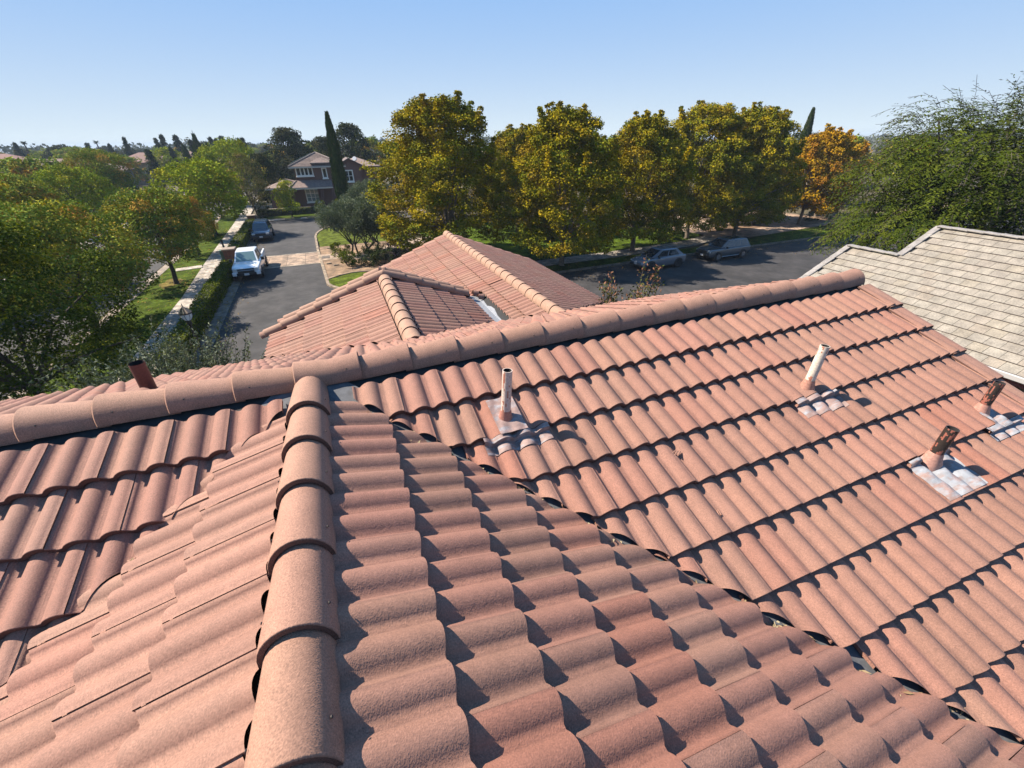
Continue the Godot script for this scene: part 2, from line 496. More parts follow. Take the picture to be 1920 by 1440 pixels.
func build_house():
	var house := thing("tiled_house", "house under the viewer with salmon barrel-tile roofs, valleys and ridge caps", "house")
	var th := atan(TM); var cs := cos(th); var sn := sin(th)
	var S := Vector3(0, -sn, cs); var N := Vector3(0, -sn, -cs); var E := Vector3(cs, -sn, 0); var W := Vector3(-cs, -sn, 0)
	var X := Vector3.RIGHT; var Z := Vector3.BACK
	var r3 := Vector3(0.64, EYE - 2.28, 0); var r4 := Vector3(3.335, EYE - 2.66, 0)
	var vz := RZ + 0.0987                                   # the valleys leave the ridge here
	var right_cut := func(_c): return [[Vector3(-1, 0, 1), -AX + vz - 0.055]]
	var left_cut := func(_c): return [[Vector3(1, 0, 1), AX + vz + 0.035]]
	var east_cut := func(_c): return [[Vector3(1, 0, -1), AX - vz + 0.03]]
	var west_cut := func(_c): return [[Vector3(-1, 0, -1), -AX - vz + 0.045]]
	var back_cut := func(c: Vector3):
		var o := []
		o.append([Vector3(1, 0, -1), 2.079 + r3.x - RZ - 0.03] if c.x < r3.x else [Vector3(-1, 0, -1), 2.079 - r3.x - RZ - 0.03])
		o.append([Vector3(1, 0, -1), 3.054 + r4.x - RZ - 0.03] if c.x < r4.x else [Vector3(-1, 0, -1), 3.054 - r4.x - RZ - 0.03])
		return o
	var none := func(_c): return []
	# the slopes and their tiles
	slope("roof_slope", house, Vector3(0, RY, RZ), X, S, 0.549, 9, 0.80, AX, 5.46, right_cut, 3.75, EXPO, 0.0, 0.0, true, 0.20)
	slope("roof_slope", house, Vector3(0, RY, RZ), X, S, 0.549, 9, -1.21, -6.0, AX, left_cut, 3.75, EXPO, 0.0, -0.25, true, 0.20)
	slope("roof_slope", house, Vector3(AX, AY, 0), -Z, E, 0.485, 9, 1.43 - 0.0, -1.6, 3.0, east_cut, 3.65, EXPO, 0.0, 0.0, true, 0.10)
	slope("roof_slope", house, Vector3(AX, AY, 0), Z, W, 0.5515, 9, -1.70, -3.0, 1.6, west_cut, 3.65, EXPO, 0.0, 0.1, true, 0.10)
	slope("roof_slope", house, Vector3(0, RY, RZ), -X, N, 0.549, 9, 0.1, -5.46, 6.0, back_cut, 3.72)
	slope("roof_slope", house, Vector3(r3.x, r3.y, 0), Z, W, 0.547, 6, 0.05, -8.42, -4.6, func(_c): return [[Vector3(-1, 0, 1), RZ - 2.079 - r3.x - 0.01]], 2.44)
	slope("roof_slope", house, Vector3(r3.x, r3.y, 0), -Z, E, 0.547, 5, 0.05, 4.6, 8.42, func(_c): return [[Vector3(1, 0, 1), RZ - 2.079 + r3.x - 0.01], [X, DEADX - 0.17]], 2.0)
	slope("roof_slope", house, Vector3(r4.x, r4.y, 0), Z, W, 0.47, 10, 0.1, -14.0, -8.62, none, 4.35, 0.40)
	slope("roof_slope", house, Vector3(r4.x, r4.y, 0), Z, W, 0.47, 2, 0.1, -8.62, -5.6, func(_c): return [[Vector3(-1, 0, 1), RZ - 3.054 - r4.x - 0.01], [-X, -DEADX - 0.14]], 0.92, 0.40)
	slope("roof_slope", house, Vector3(r4.x, r4.y, 0), -Z, E, 0.47, 8, 0.1, 5.6, 14.0, func(_c): return [[Vector3(1, 0, 1), RZ - 3.054 + r4.x - 0.01]], 3.25, 0.38)
	lay_tiles(house)
	# ridges: black weather strip, then the caps
	var caps := []; var small := []; var even := []
	for i in 7:
		var c := tile_tint(0.35).lerp(Color(0.42, 0.225, 0.15), 0.6)
		caps.append(cap_mesh(0.132, 0.148, 0.43, 0.855, c))
		even.append(cap_mesh(0.130, 0.146, 0.43, 0.955, c.lerp(Color(0.44, 0.27, 0.185), 0.5)))
		small.append(cap_mesh(0.098, 0.105, 0.43, 0.88, c.lerp(Color(0.40, 0.25, 0.175), 0.4), 10, false))
	var strip := func(from: Vector3, to: Vector3, up: Vector3) -> MeshInstance3D:
		var b := Mb.new(); var d := (to - from).normalized(); var r := up.cross(d).normalized()
		b.box((from + to) * 0.5 + up * 0.012, Vector3(0.115, 0.075, from.distance_to(to)), Basis(r, d.cross(r), d))
		return put("ridge", b.done(M.felt), house)
	var y0 := Vector3(0, -0.030, 0)
	var a := Vector3(-6.0, RY, RZ); var m := Vector3(-0.05, RY, RZ); var e := Vector3(5.72, RY, RZ)
	var main: MeshInstance3D = strip.call(a, Vector3(5.5, RY, RZ), Vector3.UP)
	cap_row(main, "ridge_tile", Vector3(-0.42, RY, RZ) + y0, e + y0, Vector3.UP, caps, 0.375, 0.373, 0.03)
	cap_row(main, "ridge_tile", Vector3(-0.10, RY, RZ) + y0, a + y0, Vector3.UP, caps, 0.40, 0.375)
	var wing: MeshInstance3D = strip.call(Vector3(AX, AY, -2.85), Vector3(AX, AY, 1.6), Vector3.UP)
	cap_row(wing, "ridge_tile", Vector3(AX, AY, -2.86) + y0 + Vector3(0, 0.012, 0), Vector3(AX, AY, 1.6) + y0 + Vector3(0, 0.012, 0), Vector3.UP, caps, 0.375, 0.3735)
	var low: MeshInstance3D = strip.call(Vector3(r3.x, r3.y, -8.45), Vector3(r3.x, r3.y, -5.2), Vector3.UP)
	cap_row(low, "ridge_tile", Vector3(r3.x, r3.y, -8.6) + y0, Vector3(r3.x, r3.y, -4.92) + y0, Vector3.UP, even, 0.31, 0.36, 0.008)
	var north: MeshInstance3D = strip.call(Vector3(r4.x, r4.y, -14.05), Vector3(r4.x, r4.y, -6.1), Vector3.UP)
	cap_row(north, "ridge_tile", Vector3(r4.x, r4.y, -14.25) + y0, Vector3(r4.x, r4.y, -5.9) + y0, Vector3.UP, even, 0.36, 0.36, 0.008)
	# rakes: two rows of barrels on the lower gable, one flat row on the others
	for s in [-1.0, 1.0]:
		var fall := Vector3(s * cs, -sn, 0); var up := Vector3(s * sn, cs, 0)
		for row in 2:
			var p := Vector3(r3.x, r3.y, -8.36 - 0.24 * row) + up * (0.085 if row == 0 else 0.08)
			var l := (2.42 if row == 0 else 2.08) if s < 0 else (2.02 if row == 0 else 1.98)
			var b := Mb.new(); b.box(p + fall * (l * 0.5 - 0.1) + up * 0.005, Vector3(l - 0.3, 0.06, 0.12), Basis(fall, up, Vector3(0, 0, s)))
			var rk := put("rake", b.done(M.felt), house)
			cap_row(rk, "rake_tile", p + fall * (0.02 + 0.1 * row), p + fall * l, up, small, 0.345 if row == 0 else 0.2, 0.341)
			var endcap := put("rake_tile", cap_mesh(0.096, 0.10, 0.12, 0.9, tile_tint(0.4), 10, false, true), rk)
			endcap.transform = Transform3D(Basis(up.cross(fall), up, fall), p + fall * (l + 0.07))
	rake_flat(house, Vector3(r4.x, r4.y, -14.05), W, Vector3(-sn, cs, 0), Vector3(0, 0, -1), 4.35, 0.40, 0.47)
	rake_flat(house, Vector3(r4.x, r4.y, -14.05), E, Vector3(sn, cs, 0), Vector3(0, 0, -1), 3.2, 0.38, 0.47)
	rake_flat(house, Vector3(5.44, RY, RZ), S, Vector3(0, cs, sn), X, 3.6, EXPO, 0.56)
	rake_flat(house, Vector3(5.44, RY, RZ), N, Vector3(0, cs, -sn), X, 3.6, EXPO, 0.56)
	# valley metal
	var vm := Mb.new(); vm.col = Color(0.4, 0.4, 0.4)
	for s in [-1.0, 1.0]:
		var d := Vector3(s, -TM, 1).normalized()
		var o := Vector3(AX, AY, vz)
		var n1 := Vector3(0, cs, sn) * 0.001; var n2 := Vector3(s * sn, cs, 0) * 0.001
		var wd: Vector3 = X * s * 0.24; var wz := Vector3(0, 0, 0.16)
		var q1 := [o + n1, o + d * 4.9 + n1, o + d * 4.9 + wd + n1, o + wd + n1]
		var q2 := [o + n2, o + d * 4.9 + n2, o + d * 4.9 + wz + n2, o + wz + n2]
		if s > 0: q1.reverse()
		else: q2.reverse()
		vm.q(q1[0], q1[1], q1[2], q1[3]); vm.q(q2[0], q2[1], q2[2], q2[3])
	put("valley_flashing", vm.done(M.sheet), house)
	var litter := Mb.new(); var lr := RandomNumberGenerator.new(); lr.seed = 55
	for i in 260:
		var s := 1.0 if i % 4 else -1.0
		var o := Vector3(AX, AY, vz) + Vector3(s, -TM, 1) * lr.randf_range(0.3, 3.2) + Vector3(lr.randf_range(-0.02, 0.05) * s, 0.012 + lr.randf() * 0.03, lr.randf_range(-0.03, 0.05))
		var d := Vector3(lr.randf_range(-1, 1), lr.randf_range(-0.3, 0.2), lr.randf_range(-1, 1)).normalized()
		leaf(litter, o, d, Vector3(0.1, 1, 0.1).normalized(), lr.randf_range(0.02, 0.06), 0.007, Color(0.20, 0.13, 0.07).lerp(Color(0.36, 0.29, 0.18), lr.randf()))
	put("dry_leaf_litter", litter.done(M.leaf), house).set_meta("kind", "stuff")
	var dm := Mb.new(); dm.col = Color(1, 1, 1)
	var yd := r3.y - TM * (DEADX - r3.x) + 0.03
	var zs := [-8.75, -8.3, -7.8, -7.3, -6.9, -6.5, -6.1]
	for i in zs.size() - 1:
		for k in 5:
			var xa := DEADX - 0.26 + 0.14 * k; var xb := xa + 0.14
			var h := func(x: float, z: float) -> Vector3: return Vector3(x, yd + 0.30 * absf(x - DEADX) + 0.006 * sin(z * 7.0 + x * 9.0), z)
			dm.q(h.call(xa, zs[i + 1]), h.call(xb, zs[i + 1]), h.call(xb, zs[i]), h.call(xa, zs[i]))
	var dead := put("gutter_flashing", dm.done(M.sheet), house)
	tag(dead, "pale bare metal sheet in the gutter between two gables")
	# vents through the main slope
	vent(house, 0.83, 0.80, 0.42, 0.034, Color(0.62, 0.50, 0.42), Color(0.46, 0.20, 0.15), 0.06, [[0.745, 0.945, 0.60, 0.925, 0], [0.62, 1.10, 0.915, 1.035, 1]], "short vent pipe with white paint peeling off pink", false)
	vent(house, 3.43, 1.20, 0.42, 0.036, Color(0.66, 0.57, 0.47), Color(0.48, 0.24, 0.18), 0.06, [[3.20, 3.68, 1.275, 1.44, 1]], "cream vent pipe standing on pink-washed flashing", false)
	vent(house, 4.87, 1.86, 0.32, 0.036, Color(0.06, 0.035, 0.03), Color(0.50, 0.26, 0.20), 0.05, [[4.80, 4.97, 1.86, 2.10, 1], [4.66, 5.17, 1.992, 2.11, 1]], "sooty reddish vent pipe close to the roof's side edge", true)
	vent(house, 3.87, 2.06, 0.33, 0.040, Color(0.055, 0.035, 0.03), Color(0.52, 0.28, 0.22), 0.06, [[3.665, 4.14, 2.0, 2.33, 1]], "sooty reddish vent pipe on a broad grey metal sheet", true)
	var b5 := Mb.new(); b5.col = Color(0.11, 0.035, 0.028)
	b5.tube(Vector3(-1.66, 6.55, -3.72), Vector3(-1.65, 7.06, -3.72), 0.052, 0.052, 14)
	var p5 := put("vent_pipe", b5.done(M.pipe), house); tag(p5, "dark red vent pipe behind the main ridge")
	var k5 := Mb.new(); k5.tube(Vector3(-1.652, 6.93, -3.72), Vector3(-1.65, 7.059, -3.72), 0.046, 0.046, 14); k5.t(Vector3(-1.7, 6.94, -3.77), Vector3(-1.6, 6.94, -3.77), Vector3(-1.65, 6.94, -3.66))
	put("pipe_bore", k5.done(M.bore_black), p5)
	# walls below
	var wl := Mb.new(); wl.col = Color(0.50, 0.40, 0.31)
	var yl := RY - 0.5
	wl.box(Vector3(-0.3, 2.83, -3.016), Vector3(11.2, 5.66, 6.0)); wl.box(Vector3(AX, 2.83, 1.0), Vector3(6.0, 5.66, 6.0))
	wl.box(Vector3(0.6, 2.65, -7.0), Vector3(3.9, 5.3, 2.9)); wl.box(Vector3(3.0, 2.3, -9.9), Vector3(6.2, 4.55, 8.1))
	for g in [[Vector3(5.28, 5.66, RZ), Vector3(0, 0, 3.0), RY - 0.08], [Vector3(-5.88, 5.66, RZ), Vector3(0, 0, 3.0), RY - 0.08], [Vector3(r3.x, 5.3, -8.44), Vector3(1.95, 0, 0), r3.y - 0.08], [Vector3(r4.x, 4.55, -13.94), Vector3(2.8, 0, 0), r4.y - 0.08]]:
		var pk := Vector3(g[0].x, g[2], g[0].z); var nrm: Vector3 = Vector3(0.05 if g[1].z > 0 else 0.0, 0, 0.05 if g[1].x > 0 else 0.0)
		for s in [-1.0, 1.0]:
			wl.t(g[0] - g[1] + nrm * s, g[0] + g[1] + nrm * s, pk + nrm * s)
	put("wall", wl.done(M.stucco), house)
	# broken chips lying on the tiles
	for ch in [[1.90, 1.39, 0.3], [1.93, 1.86, 1.1]]:
		var cb := Mb.new(); cb.col = Color(0.34, 0.17, 0.12)
		var kk: float = surf(ch[0], ch[1], 0.549, 0.80) + 0.008
		var pos: Vector3 = Vector3(0, RY, RZ) + X * ch[0] + S * ch[1] + Vector3(0, cs, sn) * kk
		for i in 3: cb.bbox(Vector3(0.012 * i, 0.002 * i, 0.014 * i - 0.01), Vector3(0.05, 0.008, 0.010), 0.002, Basis(Vector3.UP, 0.15 * i))
		var chip := top("tile_chip", cb.done(M.tile), ["small heap of broken tile slivers lying mid-slope below the left white vent pipe", "broken tile slivers at a course edge further down the slope"][0 if ch[2] < 1 else 1], "tile fragment", "", pos)
		chip.rotation = Vector3(th, ch[2], 0)

func rake_flat(house: Node3D, apex: Vector3, down: Vector3, up: Vector3, out: Vector3, length: float, step: float, first: float):
	var b := Mb.new()
	b.box(apex + down * (length * 0.5) + up * -0.07 + out * 0.09, Vector3(0.03, 0.14, length), Basis(up.cross(down), up, down))
	var rk := put("rake", b.done(M.felt), house)
	var v := first
	while v < length + 0.1:
		var t := Mb.new(); t.col = tile_tint(0.5); var te := Mb.new(); te.col = t.col
		var prof := [Vector2(-0.045, 0.052), Vector2(0.10, 0.066), Vector2(0.155, 0.058), Vector2(0.182, 0.032), Vector2(0.19, -0.09)]
		for i in prof.size() - 1:
			var p: Vector2 = prof[i]; var q: Vector2 = prof[i + 1]
			var pos := func(k: Vector2, dv: float, l: float) -> Vector3: return apex + down * (v + dv) + out * (k.x - (0.004 if l < 0 else 0.0)) + up * (k.y + l)
			var f0: Vector3 = pos.call(p, 0.0, 0.022); var f1: Vector3 = pos.call(q, 0.0, 0.022); var g0: Vector3 = pos.call(p, -step - 0.04, -0.012); var g1: Vector3 = pos.call(q, -step - 0.04, -0.012)
			var nn := (f1 - f0).cross(g0 - f0)
			var outward := up + out
			if nn.dot(outward) > 0: t.q(f0, f1, g1, g0)
			else: t.q(f1, f0, g0, g1)
			var inn: Vector3 = (up * -0.018 if i < 2 else out * -0.018)
			te.q(f0 + inn, f1 + inn, f1, f0)
			if i == 0: te.q(f0 + inn, f0, g0, g0 + inn)
		put("rake_tile", te.done(M.tile_edge, t.done(M.tile)), rk)
		v += step

func vent(house: Node3D, u: float, v: float, high: float, r: float, paint: Color, boot: Color, lean: float, pans: Array, label: String, sooty: bool):
	var th := atan(TM); var cs := cos(th); var sn := sin(th)
	var S := Vector3(0, -sn, cs); var up := Vector3(0, cs, sn)
	var base := Vector3(0, RY, RZ) + Vector3.RIGHT * u + S * v + up * 0.03
	var tip := base + Vector3(lean * high, high, 0)
	var ax := (tip - base).normalized()
	var b := Mb.new(); b.col = paint
	# the pipe in short bands, its paint flaking in patches of its own
	var rr := RandomNumberGenerator.new(); rr.seed = int(u * 1000)
	var seg := 24; var bands := 30
	var sx := ax.cross(Vector3.FORWARD).normalized(); var sz := ax.cross(sx)
	var fl := FastNoiseLite.new(); fl.seed = int(u * 77); fl.frequency = 1.0
	for k in bands:
		for i in seg:
			var f0 := TAU * i / seg; var f1 := TAU * (i + 1) / seg
			var q := fl.get_noise_3d(cos(f0) * 1.1, k * 0.085, sin(f0) * 1.1) + 0.35 * fl.get_noise_3d(cos(f0) * 3.0, k * 0.25, sin(f0) * 3.0)
			if sooty: b.col = paint * 0.45 if q > -0.12 else Color(0.30, 0.10, 0.07)
			else: b.col = paint if q > -0.30 else Color(0.42, 0.17, 0.11)
			var d0 := sx * cos(f0) + sz * sin(f0); var d1 := sx * cos(f1) + sz * sin(f1)
			var lo := base.lerp(tip, float(k) / bands); var hi := base.lerp(tip, float(k + 1) / bands)
			b.qn(lo + d1 * r, lo + d0 * r, hi + d0 * r, hi + d1 * r, d1, d0, d0, d1)
	b.col = paint * 0.9
	for i in seg:
		var f0 := TAU * i / seg; var f1 := TAU * (i + 1) / seg
		var d0 := sx * cos(f0) + sz * sin(f0); var d1 := sx * cos(f1) + sz * sin(f1)
		b.q(tip + d0 * r * 0.84, tip + d1 * r * 0.84, tip + d1 * r, tip + d0 * r)
	var p := put("vent_pipe", b.done(M.pipe), house); tag(p, label)
	var k2 := Mb.new()
	for i in seg:
		var f0 := TAU * i / seg; var f1 := TAU * (i + 1) / seg
		var d0 := (sx * cos(f0) + sz * sin(f0)) * r * 0.84; var d1 := (sx * cos(f1) + sz * sin(f1)) * r * 0.84
		k2.q(tip + d0, tip + d1, tip + d1 - ax * 0.12, tip + d0 - ax * 0.12)
		k2.t(tip - ax * 0.12, tip + d0 - ax * 0.12, tip + d1 - ax * 0.12)
	put("pipe_bore", k2.done(M.bore_black), p)
	# lead boot
	var bo := Mb.new(); bo.col = boot
	var pts := [[-0.03, 1.85], [0.03, 1.75], [0.075, 1.3], [0.10, 1.18], [0.112, 1.02]]
	for k in pts.size() - 1:
		for i in seg:
			var f0 := TAU * i / seg; var f1 := TAU * (i + 1) / seg
			var d0 := sx * cos(f0) + sz * sin(f0); var d1 := sx * cos(f1) + sz * sin(f1)
			var lo: Vector3 = base + ax * pts[k][0]; var hi: Vector3 = base + ax * pts[k + 1][0]
			bo.qn(lo + d1 * r * pts[k][1], lo + d0 * r * pts[k][1], hi + d0 * r * pts[k + 1][1], hi + d1 * r * pts[k + 1][1], d1, d0, d0, d1)
	put("pipe_boot", bo.done(M.pipe), p)
	# flashing pans dressed over the barrels
	for pan in pans:
		var fm := Mb.new()
		var nu := int(maxf(6, (pan[1] - pan[0]) / 0.009)); var nv := 24
		var grid := []
		for j in nv + 1:
			var row := []
			for i in nu + 1:
				var uu := lerpf(pan[0], pan[1], float(i) / nu); var vv := lerpf(pan[2], pan[3], float(j) / nv)
				var h := 0.0
				if pan[4] == 0: h = 0.056 + RISE * (vv - 0.549) / EXPO + 0.003 * sin(uu * 60.0 + vv * 20.0)
				else:
					for dv in [-0.05, 0.0, 0.012]: h = maxf(h, surf(uu, minf(vv + dv, pan[3]), 0.549, 0.80))
					h += 0.006 + 0.003 * sin(uu * 31.0 + vv * 47.0)
				row.append(Vector3(0, RY, RZ) + Vector3.RIGHT * uu + S * vv + up * h)
			grid.append(row)
		var g := func(i: int, j: int) -> Vector3: return grid[clampi(j, 0, nv)][clampi(i, 0, nu)]
		var gn := func(i: int, j: int) -> Vector3: return ((g.call(i, j + 1) - g.call(i, j - 1)) as Vector3).cross(g.call(i + 1, j) - g.call(i - 1, j)).normalized()
		for j in nv:
			for i in nu:
				var q := fl.get_noise_2d(i * 0.075 + 5.0, j * 0.16) + 0.25 * fl.get_noise_2d(i * 0.3, j * 0.6 + 9.0)
				fm.col = Color(1, 1, 1).lerp(Color(1.0, 0.66, 0.54), clampf((1.0 if not sooty else 0.3) + q * 1.6, 0, 1))
				fm.qn(g.call(i, j + 1), g.call(i + 1, j + 1), g.call(i + 1, j), g.call(i, j), gn.call(i, j + 1), gn.call(i + 1, j + 1), gn.call(i + 1, j), gn.call(i, j))
		# its folded lower edge
		fm.col = Color(0.8, 0.7, 0.66)
		for i in nu:
			var a: Vector3 = g.call(i, nv); var d: Vector3 = g.call(i + 1, nv)
			fm.q(a - up * 0.006, d - up * 0.006, d, a)
		put("flashing", fm.done(M.sheet), p)

# ------------------------------------------------------------------ ground, roads, lawns
func sheet(called: String, pts: Array, y: float, m: Material, col := Color(1, 1, 1)) -> MeshInstance3D:
	var b := Mb.new(); b.col = col; b.poly(pts, y)
	return setting(called, b.done(m))

func strip(pts: Array, w: float) -> Array:        # outline of a band on the left of a line of (x, z) points
	var b := Mb.new(); var o := pts.duplicate(); var back := []
	for i in pts.size():
		var s := b.side(pts, i) * w
		back.append(pts[i] + Vector2(s.x, s.z))
	back.reverse(); o.append_array(back)
	return o

func v2(a: Array) -> Array:
	var o := []
	for i in range(0, a.size(), 2): o.append(Vector2(a[i], a[i + 1]))
	return o

const GRASS := Color(0.085, 0.125, 0.012)
const GRASS_DRY := Color(0.17, 0.135, 0.045)

func build_ground():
	var g := Mb.new(); g.col = Color(0.30, 0.34, 0.20)
	var n := 12
	for i in n:
		for j in n:
			var x := -1500.0 + 3000.0 * i / n; var z := -2400.0 + 2700.0 * j / n; var dx := 3000.0 / n; var dz := 2700.0 / n
			g.q(Vector3(x, -0.02, z + dz), Vector3(x + dx, -0.02, z + dz), Vector3(x + dx, -0.02, z), Vector3(x, -0.02, z))
	setting("ground", g.done(M.earth))
	# left street and the tree strip beside it
	sheet("road", v2([-13.35, -4, -14.1, -50, -15.2, -90, -19, -160, -30, -160, -25, -90, -22.5, -50, -21.5, -4]), 0.0, M.asphalt, Color(1.7, 1.6, 1.55))
	sheet("lawn", v2([-9.6, -4, -10.1, -31.8, -11.1, -49.2, -12.3, -76, -13.3, -100, -15.2, -100, -14.4, -76, -13.3, -48.2, -12.95, -33, -12.5, -4]), 0.11, M.lawn, GRASS)
	var worn := Mb.new(); worn.col = GRASS_DRY * 1.3
	var pts := []
	for i in 18: pts.append(Vector2(-11.75 + cos(TAU * i / 18) * (0.62 + 0.16 * sin(i * 2.3)), -35.9 + sin(TAU * i / 18) * (1.25 + 0.3 * sin(i * 1.7))))
	worn.poly(pts, 0.114); setting("worn_grass", worn.done(M.lawn))
	sheet("lawn", v2([-23.3, -4, -24.5, -60, -27, -100, -40, -100, -40, -4]), 0.0, M.lawn, GRASS)
	paving("pavement", v2([-22.6, -4, -23.6, -60, -26.2, -110]), 1.3, 0.05, 2.0)
	paving("pavement", v2([-8.35, -4, -8.6, -24.4, -8.8, -32, -9.45, -42.3, -10.4, -62, -11.9, -88, -13.3, -112]), 1.38, 0.115, 1.5)
	var kb := Mb.new(); kb.col = Color(0.62, 0.58, 0.52); kb.curb(v2([-12.5, -4, -12.95, -33, -13.3, -48.2, -14.4, -76, -15.3, -100]), 0.16, 0.13)
	top("kerb", kb.done(M.concrete), "pale concrete kerb and gutter edge along the left street's tree strip", "kerb")
	sheet("gutter", strip(v2([-12.67, -4, -13.12, -33, -13.47, -48.2, -14.57, -76, -15.5, -100]), 0.55), 0.006, M.concrete, Color(0.75, 0.68, 0.62))
	# the lane between the hedges and the far house
	sheet("road", v2([-7.35, -10, -7.45, -23.3, -7.9, -36.2, -8.6, -54, -8.8, -58, -8.6, -63.4, 16, -63.4, 16, -58.4, 3.2, -58.4, 0.48, -57.5, -0.65, -56, -2.11, -53, -2.47, -49.9, -2.22, -43, -1.83, -36.7, -1.5, -31.1, -0.62, -29.4, 1.2, -27.6, 4, -26.6, 4, -10]), 0.004, M.asphalt)
	sheet("gutter", strip(v2([-7.38, -10, -7.48, -23.3, -7.93, -36.2, -8.63, -54, -8.8, -57.5]), -0.62), 0.009, M.concrete, Color(0.55, 0.5, 0.47))
	for i in 4:
		var zc := -37.95 - 0.035 * i
		var x0 := -7.35 + 1.42 * i; var x1 := x0 + 1.40
		var pc := Mb.new(); pc.col = [Color(0.82, 0.66, 0.54), Color(0.78, 0.62, 0.50), Color(0.84, 0.69, 0.57), Color(0.80, 0.64, 0.53)][i]
		pc.bbox(Vector3((x0 + x1) * 0.5, -0.02, -40.2), Vector3(1.405, 0.075, 4.1), 0.012, Basis(Vector3.UP, 0.02))
		var slab := put(numbered("crossing_slab"), pc.done(M.concrete), self); slab.set_meta("kind", "structure")
	for zz in [-38.0, -42.4]:
		var eb := Mb.new(); eb.col = Color(0.85, 0.8, 0.72); eb.bbox(Vector3(-4.55, -0.02, zz), Vector3(5.6, 0.08, 0.22), 0.01, Basis(Vector3.UP, 0.02))
		setting("crossing_edge", eb.done(M.concrete))
	var rc := Mb.new(); rc.col = Color(0.78, 0.68, 0.56)
	rc.curb(v2([4, -26.6, 1.2, -27.6, -0.62, -29.4, -1.25, -30.4, -1.5, -31.1, -1.83, -36.7, -2.22, -43, -2.47, -49.9, -2.35, -51.8, -2.11, -53, -1.5, -54.7, -0.65, -56, 0.48, -57.3, 3.2, -58.4, 16, -58.4]), -0.20, 0.13)
	top("kerb", rc.done(M.concrete), "cream kerb curving round the planted corner right of the lane", "kerb")
	sheet("lawn", v2([4, -26.8, 1.3, -27.8, -0.5, -29.5, -1.3, -31.2, -1.45, -32.2, 0.3, -33.3, 2.4, -32.9, 4, -31.5]), 0.10, M.lawn, GRASS * 1.15 + GRASS_DRY * 0.15)
	sheet("lawn", v2([-1.9, -44.2, -2.25, -49.9, -1.9, -52.8, -0.5, -55.8, 3, -58, 6, -58, 6, -44.2]), 0.10, M.lawn, GRASS + GRASS_DRY * 0.3)
	sheet("planting_bed", v2([-1.45, -32.3, 0.3, -33.4, 2.4, -33.0, 5, -31.5, 8, -44.2, -2.0, -44.2]), 0.09, M.earth, Color(1.0, 0.92, 0.85))
	sheet("path", v2([-2.0, -38.4, -0.4, -38.4, 1.2, -37.6, 3.0, -38.8, 6, -41.5, 9, -43, 9, -44.6, 5.5, -43.4, 2.4, -40.6, 1.2, -39.6, -0.2, -40.6, -2.1, -40.6]), 0.105, M.concrete, Color(0.95, 0.80, 0.68))
	for q in [[-1.25, -37.0, 0.3], [-1.1, -43.0, -0.2], [-0.9, -43.5, 0.5], [-0.7, -36.2, 0.2]]:
		var sb := Mb.new(); sb.col = Color(0.72, 0.62, 0.5); sb.bbox(Vector3.ZERO, Vector3(0.42, 0.10, 0.22), 0.04, Basis(Vector3.UP, q[2]))
		top("edging_stone", sb.done(M.concrete), ["pale stone on the mulch nearest the curved lawn", "pale stone on the mulch before the olive trees, larger pair's front one", "pale stone on the mulch before the olive trees, behind its neighbour", "low pale stone beside the clipped shrub"][0 if q[0] < -1.2 else (1 if q[0] < -1.0 else (2 if q[0] < -0.8 else 3))], "stone", "", Vector3(q[0], 0.13, q[1]))
	var lid := Mb.new(); lid.col = Color(0.36, 0.34, 0.33); lid.bbox(Vector3.ZERO, Vector3(0.62, 0.03, 0.85), 0.008)
	top("utility_cover", lid.done(M.concrete), "grey rectangular utility cover set in the pale pad by the kerb", "utility cover", "", Vector3(-1.45, 0.115, -39.5))
	var ck := Mb.new(); ck.col = Color(0.74, 0.62, 0.5); ck.curb(v2([-1.45, -32.15, -0.6, -32.9, 0.3, -33.35, 1.4, -33.3, 2.4, -32.95, 4, -31.5]), 0.12, 0.06, 0.09)
	top("lawn_edging", ck.done(M.concrete), "thin curved concrete edging between mulch and small corner lawn", "edging")
	for q in [[-4.4, -33.5, 1.1, 0.7, 1], [-3.0, -36.0, 0.5, 0.9, 2], [-5.0, -45.5, 1.5, 0.8, 3], [-4.2, -28.5, 0.8, 1.4, 4], [-3.4, -50.5, 0.9, 0.6, 5]]:
		var pt := []
		for i in 16: pt.append(Vector2(q[0] + cos(TAU * i / 16) * q[2] * (1.0 + 0.22 * sin(i * 1.9 + q[4])), q[1] + sin(TAU * i / 16) * q[3] * (1.0 + 0.25 * sin(i * 2.7 + q[4]))))
		var st := Mb.new(); st.col = Color(0.78, 0.78, 0.8) if int(q[4]) % 2 else Color(1.2, 1.18, 1.15); st.poly(pt, 0.0075 + 0.0004 * q[4]); setting("asphalt_stain", st.done(M.asphalt))
	var fl := Mb.new(); var lr := RandomNumberGenerator.new(); lr.seed = 77
	for i in 2600:
		var k := i % 4
		var o := Vector3(-7.2 + lr.randf() * lr.randf() * 1.4, 0.015, lr.randf_range(-58, -19))
		o.x -= (-o.z - 23.0) * 0.035
		if k == 1: o = Vector3(lr.randf_range(10, 50), 0.135, lr.randf_range(-31, -27.4))
		elif k == 2: o = Vector3(lr.randf_range(-13, -9.5), 0.13, lr.randf_range(-60, -20)); 
		elif k == 3: o = Vector3(lr.randf_range(9, 50), 0.015, -27.1 + lr.randf() * lr.randf() * 3.5)
		var d := Vector3(lr.randf_range(-1, 1), lr.randf_range(-0.1, 0.3), lr.randf_range(-1, 1)).normalized()
		leaf(fl, o, d, Vector3(0.1, 1, 0).normalized(), lr.randf_range(0.07, 0.14), 0.035, Color(0.22, 0.12, 0.03).lerp(Color(0.30, 0.20, 0.06), lr.randf()))
	var fallen := put("fallen_leaves", fl.done(M.leaf), self); tag(fallen, "dry brown leaves scattered along gutters and lawns", "fallen leaves", "", "stuff")
